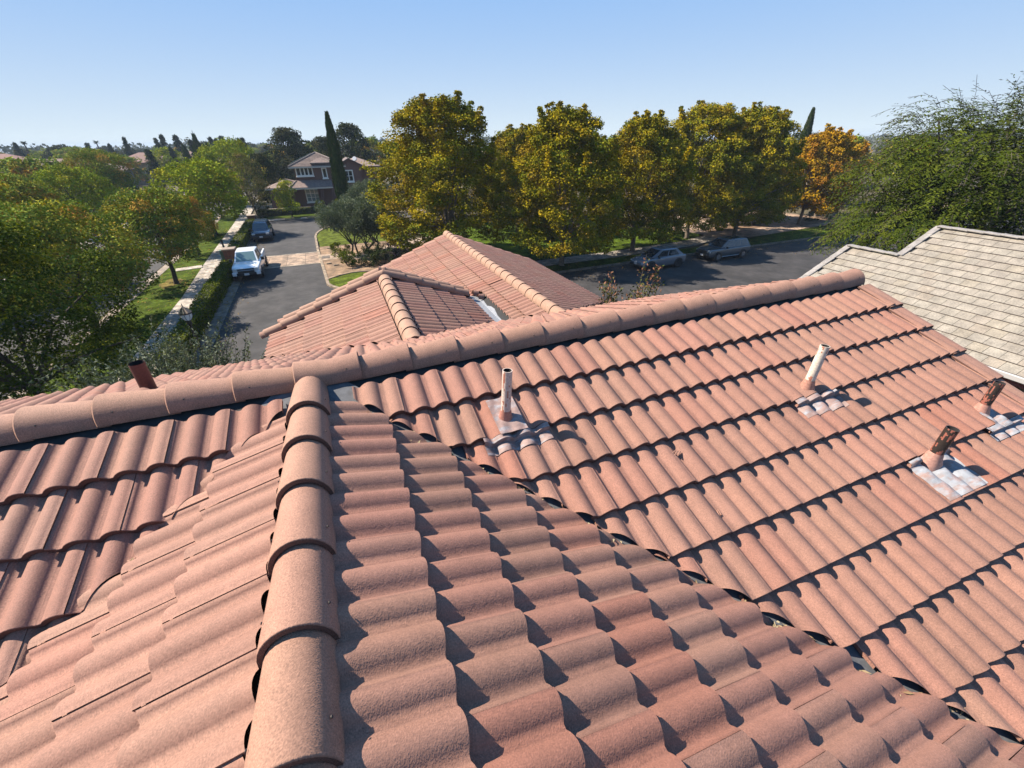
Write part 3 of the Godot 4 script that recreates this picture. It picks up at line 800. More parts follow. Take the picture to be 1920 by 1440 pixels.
	# street by the park
	sheet("road", v2([4, -26.9, 14, -27.2, 44, -27.5, 80, -28, 80, -16, 4, -13]), 0.002, M.asphalt, Color(0.9, 0.9, 0.92))
	var pk := Mb.new(); pk.col = Color(0.5, 0.46, 0.42); pk.curb(v2([9, -26.95, 14.4, -27.1, 26.3, -27.4, 44, -27.7, 80, -28.1]), 0.18, 0.13)
	top("kerb", pk.done(M.concrete), "grey kerb along the park side of the right street", "kerb")
	sheet("lawn", v2([9, -27.1, 14.4, -27.25, 26.3, -27.55, 44, -27.85, 80, -28.2, 80, -32, 53, -32.2, 46, -31.2, 38, -30.4, 32, -29.2, 20, -29.1, 9, -28.9]), 0.11, M.lawn, GRASS)
	sheet("lawn", v2([8, -31, 22, -31.0, 31, -31.8, 34, -33.6, 33, -36, 30, -40, 24, -48, 8, -52]), 0.10, M.lawn, GRASS * 1.1)
	paving("pavement", v2([9, -28.9, 14.2, -29.0, 22.8, -29.4, 30, -30.0, 34, -31.2]), 1.7, 0.114, 2.2)
	sheet("plaza", v2([32.5, -30.6, 38, -30.5, 46, -31.3, 53, -32.3, 80, -33, 80, -36, 54, -34.6, 53, -42, 44, -46, 34, -46, 33, -36, 34.0, -33.4]), 0.112, M.concrete, Color(0.92, 0.74, 0.62))
	sheet("planting_bed", v2([35.4, -34.0, 43.4, -33.6, 45, -35.4, 42, -36.4, 36, -36.0]), 0.118, M.earth, Color(0.7, 0.6, 0.5))
	sheet("planting_bed", v2([46.5, -32.4, 56, -33.3, 56, -36.0, 50, -35.6]), 0.118, M.earth, Color(0.8, 0.7, 0.6))
	# before the far house
	sheet("lawn", v2([-9.5, -65.2, -1.6, -65.2, -1.6, -68.2, -9.5, -68.2]), 0.10, M.lawn, GRASS)
	paving("pavement", v2([-10.5, -63.6, 14, -63.6]), 1.25, 0.10, 2.0)
	sheet("path", v2([-1.3, -64.8, 0.2, -64.8, 0.2, -69.6, -1.3, -69.6]), 0.104, M.concrete, Color(1.2, 1.15, 1.05))
	for gx in [-2.6, -5.2]:
		var gp := Mb.new(); gp.col = GRASS * 1.1; gp.bbox(Vector3.ZERO, Vector3(1.9, 0.09, 0.45), 0.03)
		setting("grass_patch", gp.done(M.lawn)).position = Vector3(gx, 0.12, -63.95)
	var hs := Mb.new(); hs.col = Color(1.15, 1.08, 0.98); hs.bbox(Vector3.ZERO, Vector3(1.75, 0.05, 0.95), 0.01, Basis(Vector3.UP, 0.25))
	top("concrete_slab", hs.done(M.concrete), "pale concrete slab lying across the strip of grass by the left street", "slab", "", Vector3(-11.55, 0.125, -40.1))

func paving(called: String, line: Array, w: float, y: float, each: float):
	# a pavement of separate slabs along a line, each with its own edges and joint
	var root := Node3D.new(); root.name = numbered(called); add_child(root); root.set_meta("kind", "structure")
	var b := Mb.new()
	for i in line.size() - 1:
		var a: Vector2 = line[i]; var d: Vector2 = line[i + 1]
		var n := int(maxf(1, round(a.distance_to(d) / each)))
		for k in n:
			var p0 := a.lerp(d, float(k) / n); var p1 := a.lerp(d, float(k + 1) / n)
			var dir := (p1 - p0).normalized(); var s := Vector2(dir.y, -dir.x)
			var m := Mb.new(); m.col = Color(1, 1, 1) * rng.randf_range(0.93, 1.06)
			var ctr := (p0 + p1) * 0.5 + s * w * 0.5
			m.bbox(Vector3.ZERO, Vector3(w, 0.06, p0.distance_to(p1) - 0.012), 0.006)
			var o := put("paving_slab", m.done(M.concrete), root, Vector3(ctr.x, y - 0.03, ctr.y))
			o.rotation.y = atan2(dir.x, dir.y)

# ------------------------------------------------------------------ the neighbour's flat-tiled roof
func build_neighbour():
	var h := thing("flat_tiled_house", "neighbouring house with stepped cream flat-tile roof right of the salmon roof", "house")
	var t := 0.5; var cs := cos(atan(t)); var sn := sin(atan(t))
	var ex := 14.13; var ey := 3.6
	var down := Vector3(-cs, -sn, 0); var up := Vector3(-sn, cs, 0)
	var top1 := (18.52 - ex) / cs; var top2 := (16.98 - ex) / cs          # slope lengths of the tall and the low part
	var eave := Vector3(ex, ey, 0)
	var dk := Mb.new(); dk.col = Color(0.06, 0.055, 0.05)
	var quad := func(s0: float, s1: float, z0: float, z1: float):
		var a := eave - down * s0; var c := eave - down * s1
		dk.q(Vector3(a.x, a.y, z1), Vector3(c.x, c.y, z1), Vector3(c.x, c.y, z0), Vector3(a.x, a.y, z0))
	quad.call(0.0, top2, -9.80, 8.0); quad.call(top2, top1, -8.2, 8.0)
	for r in [[top2, -9.80, -8.2], [top1, -8.2, 8.0]]:
		var c: Vector3 = eave - down * r[0]
		var fall: Vector3 = Vector3(cs, -sn, 0) * r[0]
		dk.q(Vector3(c.x, c.y, r[1]), Vector3(c.x, c.y, r[2]), Vector3(c.x, c.y, r[2]) + fall, Vector3(c.x, c.y, r[1]) + fall)
	var roof := put("roof_slope", dk.done(M.colour), h)
	var kinds := []
	for i in 12:
		var b := Mb.new()
		var c := Color(0.365, 0.315, 0.25).lerp(Color(0.385, 0.34, 0.275), rng.randf()) * rng.randf_range(0.96, 1.03)
		if i == 3: c = Color(0.37, 0.32, 0.245)
		if i == 7: c = Color(0.38, 0.32, 0.25)
		b.col = c
		b.bbox(Vector3(0, 0.030, 0.0), Vector3(0.40, 0.018, 0.324), 0.003)
		var e := Mb.new(); e.col = Color(0.30, 0.26, 0.24); e.box(Vector3(-0.2015, 0.025, 0.0), Vector3(0.003, 0.030, 0.325))
		kinds.append(e.done(M.tile_edge, b.done(M.flat_tile)))
	var n := 0; var course := 0; var s := 0.30
	var rest := Mb.new()
	while s < top1 + 0.12:
		var z := -9.78 if s < top2 + 0.05 else -8.18
		z += 0.165 if course % 2 else 0.0
		while z < 8.0:
			var at := eave - down * (s - 0.16) + Vector3(0, 0, z + 0.165)
			var x := Transform3D(Basis(-down, up, Vector3(0, 0, -1)) * Basis(Vector3(0, 0, 1), -0.075) * Basis(Vector3(0, 1, 0), rng.randf_range(-0.008, 0.008)), at + up * rng.randf_range(-0.002, 0.002))
			if n < 297 and in_view(at) and z < -2.2 - (s - 0.3) * 0.75:
				var o := put("flat_tile", kinds[rng.randi() % 12], roof); o.transform = x; n += 1
			else:
				rest.col = Color(0.39, 0.32, 0.25) * rng.randf_range(0.92, 1.05)
				rest.box(x * Vector3(0, 0.03, 0), Vector3(0.40, 0.02, 0.326), x.basis)
			z += 0.33
		s += 0.315; course += 1
	var far := put("distant_flat_tiles", rest.done(M.flat_tile), h); far.set_meta("kind", "stuff")
	# pale ridge and rake pieces
	var edge := func(from: Vector3, to: Vector3, nu: Vector3, w: float, called: String):
		var part := Node3D.new(); part.name = called; h.add_child(part, true)
		var d := (to - from).normalized(); var l := from.distance_to(to); var k := int(round(l / 0.4))
		for i in k:
			var b := Mb.new(); b.col = Color(0.38, 0.35, 0.32) * rng.randf_range(0.95, 1.05)
			b.bbox(Vector3.ZERO, Vector3(w, 0.05, l / k + 0.03), 0.012, Basis(nu.cross(d), nu, d) * Basis(Vector3.RIGHT, 0.04))
			put("edge_tile", b.done(M.flat_tile), part, from.lerp(to, (i + 0.5) / k))
	var r1 := eave - down * top1; var r2 := eave - down * top2
	edge.call(Vector3(r1.x, r1.y + 0.07, -8.2), Vector3(r1.x, r1.y + 0.07, 8), Vector3.UP, 0.26, "ridge")
	edge.call(Vector3(r2.x, r2.y + 0.07, -9.80), Vector3(r2.x, r2.y + 0.07, -8.2), Vector3.UP, 0.24, "ridge")
	edge.call(Vector3(r2.x, r2.y + 0.06, -8.2), Vector3(r1.x, r1.y + 0.06, -8.2), up, 0.20, "rake")
	edge.call(Vector3(ex, ey + 0.06, -9.80), Vector3(r2.x, r2.y + 0.06, -9.80), up, 0.20, "rake")
	var w := Mb.new(); w.col = Color(0.26, 0.19, 0.13)
	w.box(Vector3(18.6, 1.7, -0.3), Vector3(8.2, 3.4, 15.4)); w.box(Vector3(16.98, 1.7, -8.8), Vector3(5.0, 3.4, 1.6))
	for e in [[r1, -8.1, 4.1], [r2, -9.67, 2.6]]:
		w.t(Vector3(e[0].x - e[2], e[0].y - e[2] * t - 0.05, e[1]), Vector3(e[0].x + e[2], e[0].y - e[2] * t - 0.05, e[1]), Vector3(e[0].x, e[0].y - 0.05, e[1]))
	put("wall", w.done(M.stucco), h)
	var f := Mb.new(); f.col = Color(0.30, 0.29, 0.28)
	f.bbox(Vector3(ex - 0.06, ey - 0.06, -0.9), Vector3(0.13, 0.14, 17.75), 0.02)
	put("gutter", f.done(M.colour), h)
	var f2 := Mb.new(); f2.col = Color(0.22, 0.06, 0.045); f2.box(Vector3(ex + 0.04, ey - 0.19, -0.9), Vector3(0.06, 0.16, 17.7))
	put("fascia", f2.done(M.colour), h)

# ------------------------------------------------------------------ street furniture
func build_street():
	# low retaining kerb under the hedges
	var k := Mb.new(); k.col = Color(0.52, 0.46, 0.40)
	k.curb(v2([-7.38, -10, -7.48, -23.3, -7.93, -36.2, -8.63, -54, -8.85, -60]), 0.26, 0.22)
	top("retaining_kerb", k.done(M.concrete), "raised concrete kerb under the clipped hedges on the lane's left", "kerb")
	# lamp post
	var l := thing("lamp_post", "black lamp post with acorn glass head beside the clipped hedge", "street lamp", Vector3(-6.15, 0, -18.9))
	var p := Mb.new(); p.col = Color(0.018, 0.018, 0.02)
	p.tube(Vector3(0, 0, 0), Vector3(0, 0.5, 0), 0.12, 0.10, 12); p.tube(Vector3(0, 0.5, 0), Vector3(0, 2.45, 0), 0.062, 0.048, 12); p.tube(Vector3(0, 2.45, 0), Vector3(0, 2.62, 0), 0.10, 0.07, 12, true)
	put("post", p.done(M.black), l)
	var lathe := func(pts: Array, m: Material, called: String):
		var b := Mb.new(); b.col = Color(1, 1, 1)
		for i in pts.size() - 1: b.tube(Vector3(0, pts[i].y, 0), Vector3(0, pts[i + 1].y, 0), pts[i].x, pts[i + 1].x, 16)
		put(called, b.done(m), l)
	lathe.call([Vector2(0.10, 2.62), Vector2(0.19, 2.75), Vector2(0.215, 2.90)], M.lamp_glass, "globe")
	lathe.call([Vector2(0.225, 2.90), Vector2(0.225, 2.93), Vector2(0.20, 2.98), Vector2(0.12, 3.08), Vector2(0.05, 3.13), Vector2(0.02, 3.18), Vector2(0.012, 3.26), Vector2(0.001, 3.3)], M.chrome, "cap")
	var rg := Mb.new(); rg.col = Color(0.02, 0.02, 0.02)
	for i in 8:
		var f := TAU * i / 8.0; var d := Vector3(cos(f), 0, sin(f))
		rg.pipe([d * 0.105 + Vector3(0, 2.62, 0), d * 0.195 + Vector3(0, 2.75, 0), d * 0.22 + Vector3(0, 2.9, 0)], 0.008, 0.008, 5)
	rg.tube(Vector3(0, 2.885, 0), Vector3(0, 2.925, 0), 0.232, 0.232, 20)
	put("cage", rg.done(M.black), l)
	# brick pillars between the hedges
	pillar(Vector3(-8.55, 0, -40.6), "red brick pillar with stone cap behind the white pickup")
	pillar(Vector3(-9.3, 0, -60.4), "red brick pillar with stone cap at the lane's far end, behind the dark off-roader")
	var low := thing("low_wall", "low brown wall along the far house's front garden", "wall", Vector3(-6.2, 0, -69.0))
	var lb := Mb.new(); lb.col = Color(0.17, 0.095, 0.07); lb.bbox(Vector3(0, 0.4, 0), Vector3(7.0, 0.8, 0.3), 0.02); put("body", lb.done(M.stucco), low)
	var lc := Mb.new(); lc.col = Color(0.3, 0.24, 0.19); lc.bbox(Vector3(0, 0.84, 0), Vector3(7.1, 0.09, 0.42), 0.02); put("coping", lc.done(M.stucco), low)
	var post := Mb.new(); post.col = Color(0.02, 0.03, 0.025); post.tube(Vector3(0, 0, 0), Vector3(0, 1.25, 0), 0.09, 0.07, 10, true); post.tube(Vector3(0, 1.25, 0), Vector3(0, 1.4, 0), 0.11, 0.03, 10, true)
	top("bollard", post.done(M.black), "dark bollard on the pavement beside the brick pillar", "bollard", "", Vector3(-9.5, 0.1, -43.6))
	var bin := thing("bin", "small dark green bin at the foot of the brick pillar", "bin", Vector3(-9.2, 0.1, -41.6))
	var bb := Mb.new(); bb.col = Color(0.02, 0.06, 0.045); bb.bbox(Vector3(0, 0.42, 0), Vector3(0.5, 0.84, 0.5), 0.04); put("body", bb.done(M.colour), bin)
	var bl := Mb.new(); bl.col = Color(0.05, 0.10, 0.08); bl.bbox(Vector3(0, 0.88, 0), Vector3(0.56, 0.07, 0.56), 0.02); put("lid", bl.done(M.colour), bin)
	var hy := thing("utility_post", "small teal and white utility post among the park shrubs", "utility post", Vector3(5.0, 0.1, -39.8))
	var h1 := Mb.new(); h1.col = Color(0.04, 0.22, 0.20); h1.tube(Vector3.ZERO, Vector3(0, 0.7, 0), 0.11, 0.11, 10, true); put("post", h1.done(M.colour), hy)
	var h2 := Mb.new(); h2.col = Color(0.6, 0.62, 0.6); h2.tube(Vector3(0, 0.7, 0), Vector3(0, 0.9, 0), 0.12, 0.09, 10, true); put("cap", h2.done(M.colour), hy)

func pillar(at: Vector3, label: String):
	var p := thing("brick_pillar", label, "pillar", at)
	var core := Mb.new(); core.col = Color(0.16, 0.13, 0.11); core.box(Vector3(0, 0.6, 0), Vector3(0.76, 1.2, 0.76)); put("core", core.done(M.colour), p)
	var kinds := []
	for i in 4:
		var b := Mb.new(); b.col = Color(0.20, 0.075, 0.05).lerp(Color(0.12, 0.06, 0.05), rng.randf()); b.box(Vector3.ZERO, Vector3(0.25, 0.085, 0.03)); kinds.append(b.done(M.stucco))
	for row in 12:
		for f in 4:
			for i in 3:
				var bas := Basis(Vector3.UP, PI * 0.5 * f)
				var o := put("brick", kinds[rng.randi() % 4], p)
				o.transform = Transform3D(bas, bas * Vector3(-0.262 + 0.262 * i + (0.0 if row % 2 else 0.01), 0.055 + 0.098 * row, 0.385))
	var c := Mb.new(); c.col = Color(0.34, 0.26, 0.20); c.bbox(Vector3(0, 1.25, 0), Vector3(0.95, 0.11, 0.95), 0.025); put("cap", c.done(M.stucco), p)

# ------------------------------------------------------------------ houses beyond
func hip_roof(b: Mb, x0: float, x1: float, z0: float, z1: float, y: float, fall: float):
	# eaves rectangle at height y; ridge along the longer side
	var w := x1 - x0; var d := z1 - z0; var h := minf(w, d) * 0.5 * fall; var i := minf(w, d) * 0.5
	var a := Vector3(x0, y, z1); var c := Vector3(x1, y, z1); var e := Vector3(x1, y, z0); var f := Vector3(x0, y, z0)
	var r0 := Vector3(x0 + i, y + h, (z0 + z1) * 0.5); var r1 := Vector3(x1 - i, y + h, (z0 + z1) * 0.5)
	if d > w: r0 = Vector3((x0 + x1) * 0.5, y + h, z1 - i); r1 = Vector3((x0 + x1) * 0.5, y + h, z0 + i)
	if d > w: b.t(a, c, r0); b.q(c, e, r1, r0); b.t(e, f, r1); b.q(f, a, r0, r1)
	else: b.q(a, c, r1, r0); b.t(c, e, r1); b.q(e, f, r0, r1); b.t(f, a, r0)
	var th := Vector3(0, -0.16, 0)
	for k in [[a, c], [c, e], [e, f], [f, a]]: b.q(k[0] + th, k[1] + th, k[1], k[0])
	b.q(a + th, f + th, e + th, c + th)

func window(parent: Node, at: Vector3, w: float, h: float, cols: int, rows: int, sill := true, turn := 0.0):
	# outward is +z
	var f := Node3D.new(); f.name = "window"; parent.add_child(f, true); f.position = at; f.rotation.y = turn
	var b := Mb.new(); b.col = Color(0.72, 0.68, 0.60)
	for s in [-1.0, 1.0]:
		b.box(Vector3(s * (w * 0.5 + 0.06), 0, 0.04), Vector3(0.14, h + 0.24, 0.10)); b.box(Vector3(0, s * (h * 0.5 + 0.06), 0.041), Vector3(w, 0.13, 0.10))
	for i in range(1, cols): b.box(Vector3(-w * 0.5 + w * i / cols, 0, 0.02), Vector3(0.16 if cols == 4 else 0.07, h, 0.06))
	for j in range(1, rows): b.box(Vector3(0, -h * 0.5 + h * j / rows, 0.018), Vector3(w, 0.05, 0.05))
	put("frame", b.done(M.colour), f)
	if sill:
		var s := Mb.new(); s.col = Color(0.74, 0.70, 0.62); s.bbox(Vector3(0, -h * 0.5 - 0.18, 0.09), Vector3(w + 0.4, 0.13, 0.22), 0.015); put("sill", s.done(M.colour), f)
	for i in cols:
		for j in rows:
			var g := Mb.new(); var pw := w / cols; var ph := h / rows
			g.box(Vector3(-w * 0.5 + pw * (i + 0.5), -h * 0.5 + ph * (j + 0.5), 0.0), Vector3(pw - 0.03, ph - 0.03, 0.012))
			put("pane", g.done(M.glass_pale if rows > 2 else M.glass), f)

func build_far_house():
	var h := thing("brown_house", "two-storey brown stucco house with pinkish tiled roofs at the lane's far end", "house", Vector3(0, 0, -70))
	var w := Mb.new(); w.col = Color(0.235, 0.120, 0.088)
	w.box(Vector3(-0.9, 2.95, -4.0), Vector3(6.2, 5.9, 7.9)); w.box(Vector3(3.2, 2.95, -4.2), Vector3(3.0, 5.86, 9.4)); w.box(Vector3(-0.55, 3.1, -0.35), Vector3(2.1, 6.2, 0.9))
	w.box(Vector3(-5.8, 1.65, -4.5), Vector3(4.0, 3.3, 8.0)); w.box(Vector3(5.0, 2.75, -5), Vector3(4.4, 5.5, 7.6))
	w.t(Vector3(1.72, 5.86, 0.49), Vector3(4.66, 5.86, 0.49), Vector3(3.2, 6.6, 0.49))
	put("wall", w.done(M.stucco), h)
	var rf := Mb.new(); rf.col = Color(0.29, 0.205, 0.165)
	hip_roof(rf, -4.6, 2.8, -8.6, 0.55, 5.85, 0.42)
	var main := put("roof", rf.done(M.flat_tile), h)
	var rows := Mb.new(); rows.col = Color(0.34, 0.24, 0.195)
	for i in 10:                                                    # courses of the front slope stand proud
		var s := 0.16 + 0.34 * i
		if 3.7 - s < 0.3: continue
		rows.box(Vector3(-0.9, 5.87 + s * 0.42, 0.55 - s), Vector3(7.3 - 2.0 * s, 0.035, 0.06))
	var cs := put("tile_courses", rows.done(M.flat_tile), main); cs.set_meta("kind", "stuff")
	var r2 := Mb.new(); r2.col = Color(0.30, 0.21, 0.17); hip_roof(r2, -1.8, 0.75, -1.6, 0.42, 6.25, 0.5)
	put("roof", r2.done(M.flat_tile), h)
	var r3 := Mb.new(); r3.col = Color(0.18, 0.13, 0.115)
	for s in [-1.0, 1.0]:
		var a := Vector3(3.2, 6.72, 0.75); var e := Vector3(3.2 + s * 1.75, 5.84, 0.75); var bk := Vector3(0, 0, -6)
		if s > 0: r3.q(a, e, e + bk, a + bk)
		else: r3.q(e, a, a + bk, e + bk)
		r3.q(a + Vector3(0, -0.16, 0), e + Vector3(0, -0.16, 0), e, a)
	put("roof", r3.done(M.flat_tile), h)
	var r4 := Mb.new(); r4.col = Color(0.32, 0.22, 0.175); hip_roof(r4, 1.6, 7.6, -9.2, -0.9, 5.6, 0.36)
	put("roof", r4.done(M.flat_tile), h)
	var r5 := Mb.new(); r5.col = Color(0.31, 0.215, 0.175)                   # porch roof
	var pe := Vector3(-5.0, 3.35, 1.5); var pf := Vector3(0.5, 3.35, 1.5); var pg := Vector3(0.5, 4.15, 0.05); var ph := Vector3(-4.0, 4.15, 0.05)
	r5.q(pe, pf, pg, ph); r5.t(Vector3(-5.0, 3.35, -3.0), pe, ph); r5.q(pe + Vector3(0, -0.2, 0), pf + Vector3(0, -0.2, 0), pf, pe); r5.q(pe + Vector3(0, -0.2, 0), Vector3(-5.0, 3.15, 0.0), Vector3(0.5, 3.15, 0.0), pf + Vector3(0, -0.2, 0))
	put("porch_roof", r5.done(M.flat_tile), h)
	var r6 := Mb.new(); r6.col = Color(0.33, 0.23, 0.18); hip_roof(r6, -8.2, -3.6, -8.8, -0.2, 3.3, 0.34); put("roof", r6.done(M.flat_tile), h)
	var fs := Mb.new(); fs.col = Color(0.50, 0.44, 0.38)
	fs.box(Vector3(-0.9, 5.72, 0.56), Vector3(7.3, 0.14, 0.05)); fs.box(Vector3(-4.61, 5.72, -4.0), Vector3(0.05, 0.14, 9.1)); fs.box(Vector3(-2.25, 3.2, 1.52), Vector3(5.5, 0.16, 0.05)); fs.box(Vector3(-5.9, 3.16, -0.18), Vector3(4.6, 0.14, 0.05))
	put("fascia", fs.done(M.colour), h)
	var hips := Mb.new(); hips.col = Color(0.42, 0.34, 0.28)
	hips.tube(Vector3(-4.6, 5.9, 0.55), Vector3(-0.9, 7.45, -3.15), 0.09, 0.09, 6); hips.tube(Vector3(2.8, 5.9, 0.55), Vector3(-0.9, 7.45, -3.15), 0.09, 0.09, 6); hips.tube(Vector3(-5.0, 3.4, 1.5), ph, 0.08, 0.08, 6)
	hips.tube(Vector3(0.75, 6.3, 0.42), Vector3(-0.26, 6.78, -0.6), 0.07, 0.07, 6)
	put("hip_tiles", hips.done(M.flat_tile), h)
	for i in 3:
		var sp := Mb.new(); sp.col = Color(0.30, 0.32, 0.36); var o := Vector3(-3.95 + i * 0.95, 6.22 + i * 0.39, -1.9 - i * 0.5)
		sp.bbox(Vector3.ZERO, Vector3(1.05, 0.05, 2.3), 0.01, Basis(Vector3(0, 0, 1), atan(0.42)))
		put("solar_panel", sp.done(M.glass_pale), h, o + Vector3(0, 0.12, -1.2))
	window(h, Vector3(-2.75, 5.2, 0.0), 1.95, 0.85, 4, 1)
	window(h, Vector3(-0.2, 4.95, 0.14), 0.42, 1.05, 1, 1); window(h, Vector3(2.9, 4.5, 0.52), 1.0, 1.25, 2, 2)
	window(h, Vector3(-2.35, 2.2, 0.0), 1.6, 1.5, 3, 3)
	var ar := Mb.new(); ar.col = Color(0.70, 0.66, 0.58)
	for i in 8:
		var f0 := PI * i / 8; var f1 := PI * (i + 1) / 8
		ar.pipe([Vector3(-2.35 + cos(f0) * 0.84, 3.02 + sin(f0) * 0.16, 0.06), Vector3(-2.35 + cos(f1) * 0.84, 3.02 + sin(f1) * 0.16, 0.06)], 0.05, 0.05, 5)
	put("arch_trim", ar.done(M.colour), h)
	var dr := Mb.new(); dr.col = Color(0.012, 0.010, 0.012); dr.box(Vector3(-0.1, 1.35, 0.0), Vector3(1.0, 2.5, 0.06))
	put("door", dr.done(M.colour), h)
	for cx in [-1.05, 0.42]:
		var c := Mb.new(); c.col = Color(0.15, 0.072, 0.055); c.bbox(Vector3(cx, 1.6, 1.25), Vector3(0.42, 3.2, 0.42), 0.02); put("porch_column", c.done(M.stucco), h)
	var plinth := Mb.new(); plinth.col = Color(0.33, 0.20, 0.15); plinth.bbox(Vector3(-2.4, 0.35, 0.75), Vector3(2.6, 0.7, 1.5), 0.03); put("plinth", plinth.done(M.stucco), h)
	var dish := Mb.new(); dish.col = Color(0.5, 0.5, 0.5); dish.tube(Vector3(4.2, 6.5, -0.7), Vector3(4.1, 6.6, -0.5), 0.28, 0.30, 12, true); put("satellite_dish", dish.done(M.colour), h)

func small_house(called: String, label: String, at: Vector3, w: float, d: float, wall_h: float, turn: float, roof: Color, wall: Color, group := ""):
	var h := thing(called, label, "house", at, turn, group)
	var b := Mb.new(); b.col = wall; b.box(Vector3(0, wall_h * 0.5, 0), Vector3(w, wall_h, d)); put("wall", b.done(M.stucco), h)
	var r := Mb.new(); r.col = roof; hip_roof(r, -w * 0.5 - 0.5, w * 0.5 + 0.5, -d * 0.5 - 0.5, d * 0.5 + 0.5, wall_h - 0.05, 0.36); put("roof", r.done(M.flat_tile), h)
	for i in 3:
		window(h, Vector3(-w * 0.3 + w * 0.3 * i, wall_h * 0.55, d * 0.5), 1.3, 1.2, 2, 1, false)
	window(h, Vector3(w * 0.5, wall_h * 0.55, 0), 1.3, 1.2, 2, 1, false, PI * 0.5)

# ------------------------------------------------------------------ vehicles
func hull(st: Array, m: Material) -> ArrayMesh:
	# st: stations rear to front [z, y bottom, y shoulder, y top, half width]
	var b := Mb.new()
	var rings := []
	for s in st:
		var r := []
		var half := [Vector2(s[4] * 0.88, s[1]), Vector2(s[4] * 0.985, s[1] + 0.1), Vector2(s[4], (s[1] + s[2]) * 0.5), Vector2(s[4] * 0.985, s[2] - 0.06), Vector2(s[4] * 0.93, s[2] + 0.02), Vector2(s[4] * 0.7, s[3] - 0.015), Vector2(0, s[3])]
		for p in half: r.append(Vector3(p.x, p.y, s[0]))
		for i in range(half.size() - 2, -1, -1): r.append(Vector3(-half[i].x, half[i].y, s[0]))
		rings.append(r)
	var n: int = rings[0].size()
	var nr := func(k: int, i: int) -> Vector3:
		var a: Vector3 = rings[mini(k + 1, rings.size() - 1)][i] - rings[maxi(k - 1, 0)][i]
		var c: Vector3 = rings[k][mini(i + 1, n - 1)] - rings[k][maxi(i - 1, 0)]
		return c.cross(a).normalized() * -1.0 if c.cross(a).dot(rings[k][i] - Vector3(0, 0.6, rings[k][i].z)) < 0 else c.cross(a).normalized()
	for k in rings.size() - 1:
		for i in n - 1:
			b.qn(rings[k][i], rings[k][i + 1], rings[k + 1][i + 1], rings[k + 1][i], nr.call(k, i), nr.call(k, i + 1), nr.call(k + 1, i + 1), nr.call(k + 1, i))
		b.q(rings[k][0], rings[k + 1][0], rings[k + 1][n - 1], rings[k][n - 1])
	for e in [0, rings.size() - 1]:
		for i in range(1, n - 1):
			if e == 0: b.t(rings[e][0], rings[e][i + 1], rings[e][i])
			else: b.t(rings[e][0], rings[e][i], rings[e][i + 1])
	return b.done(m)

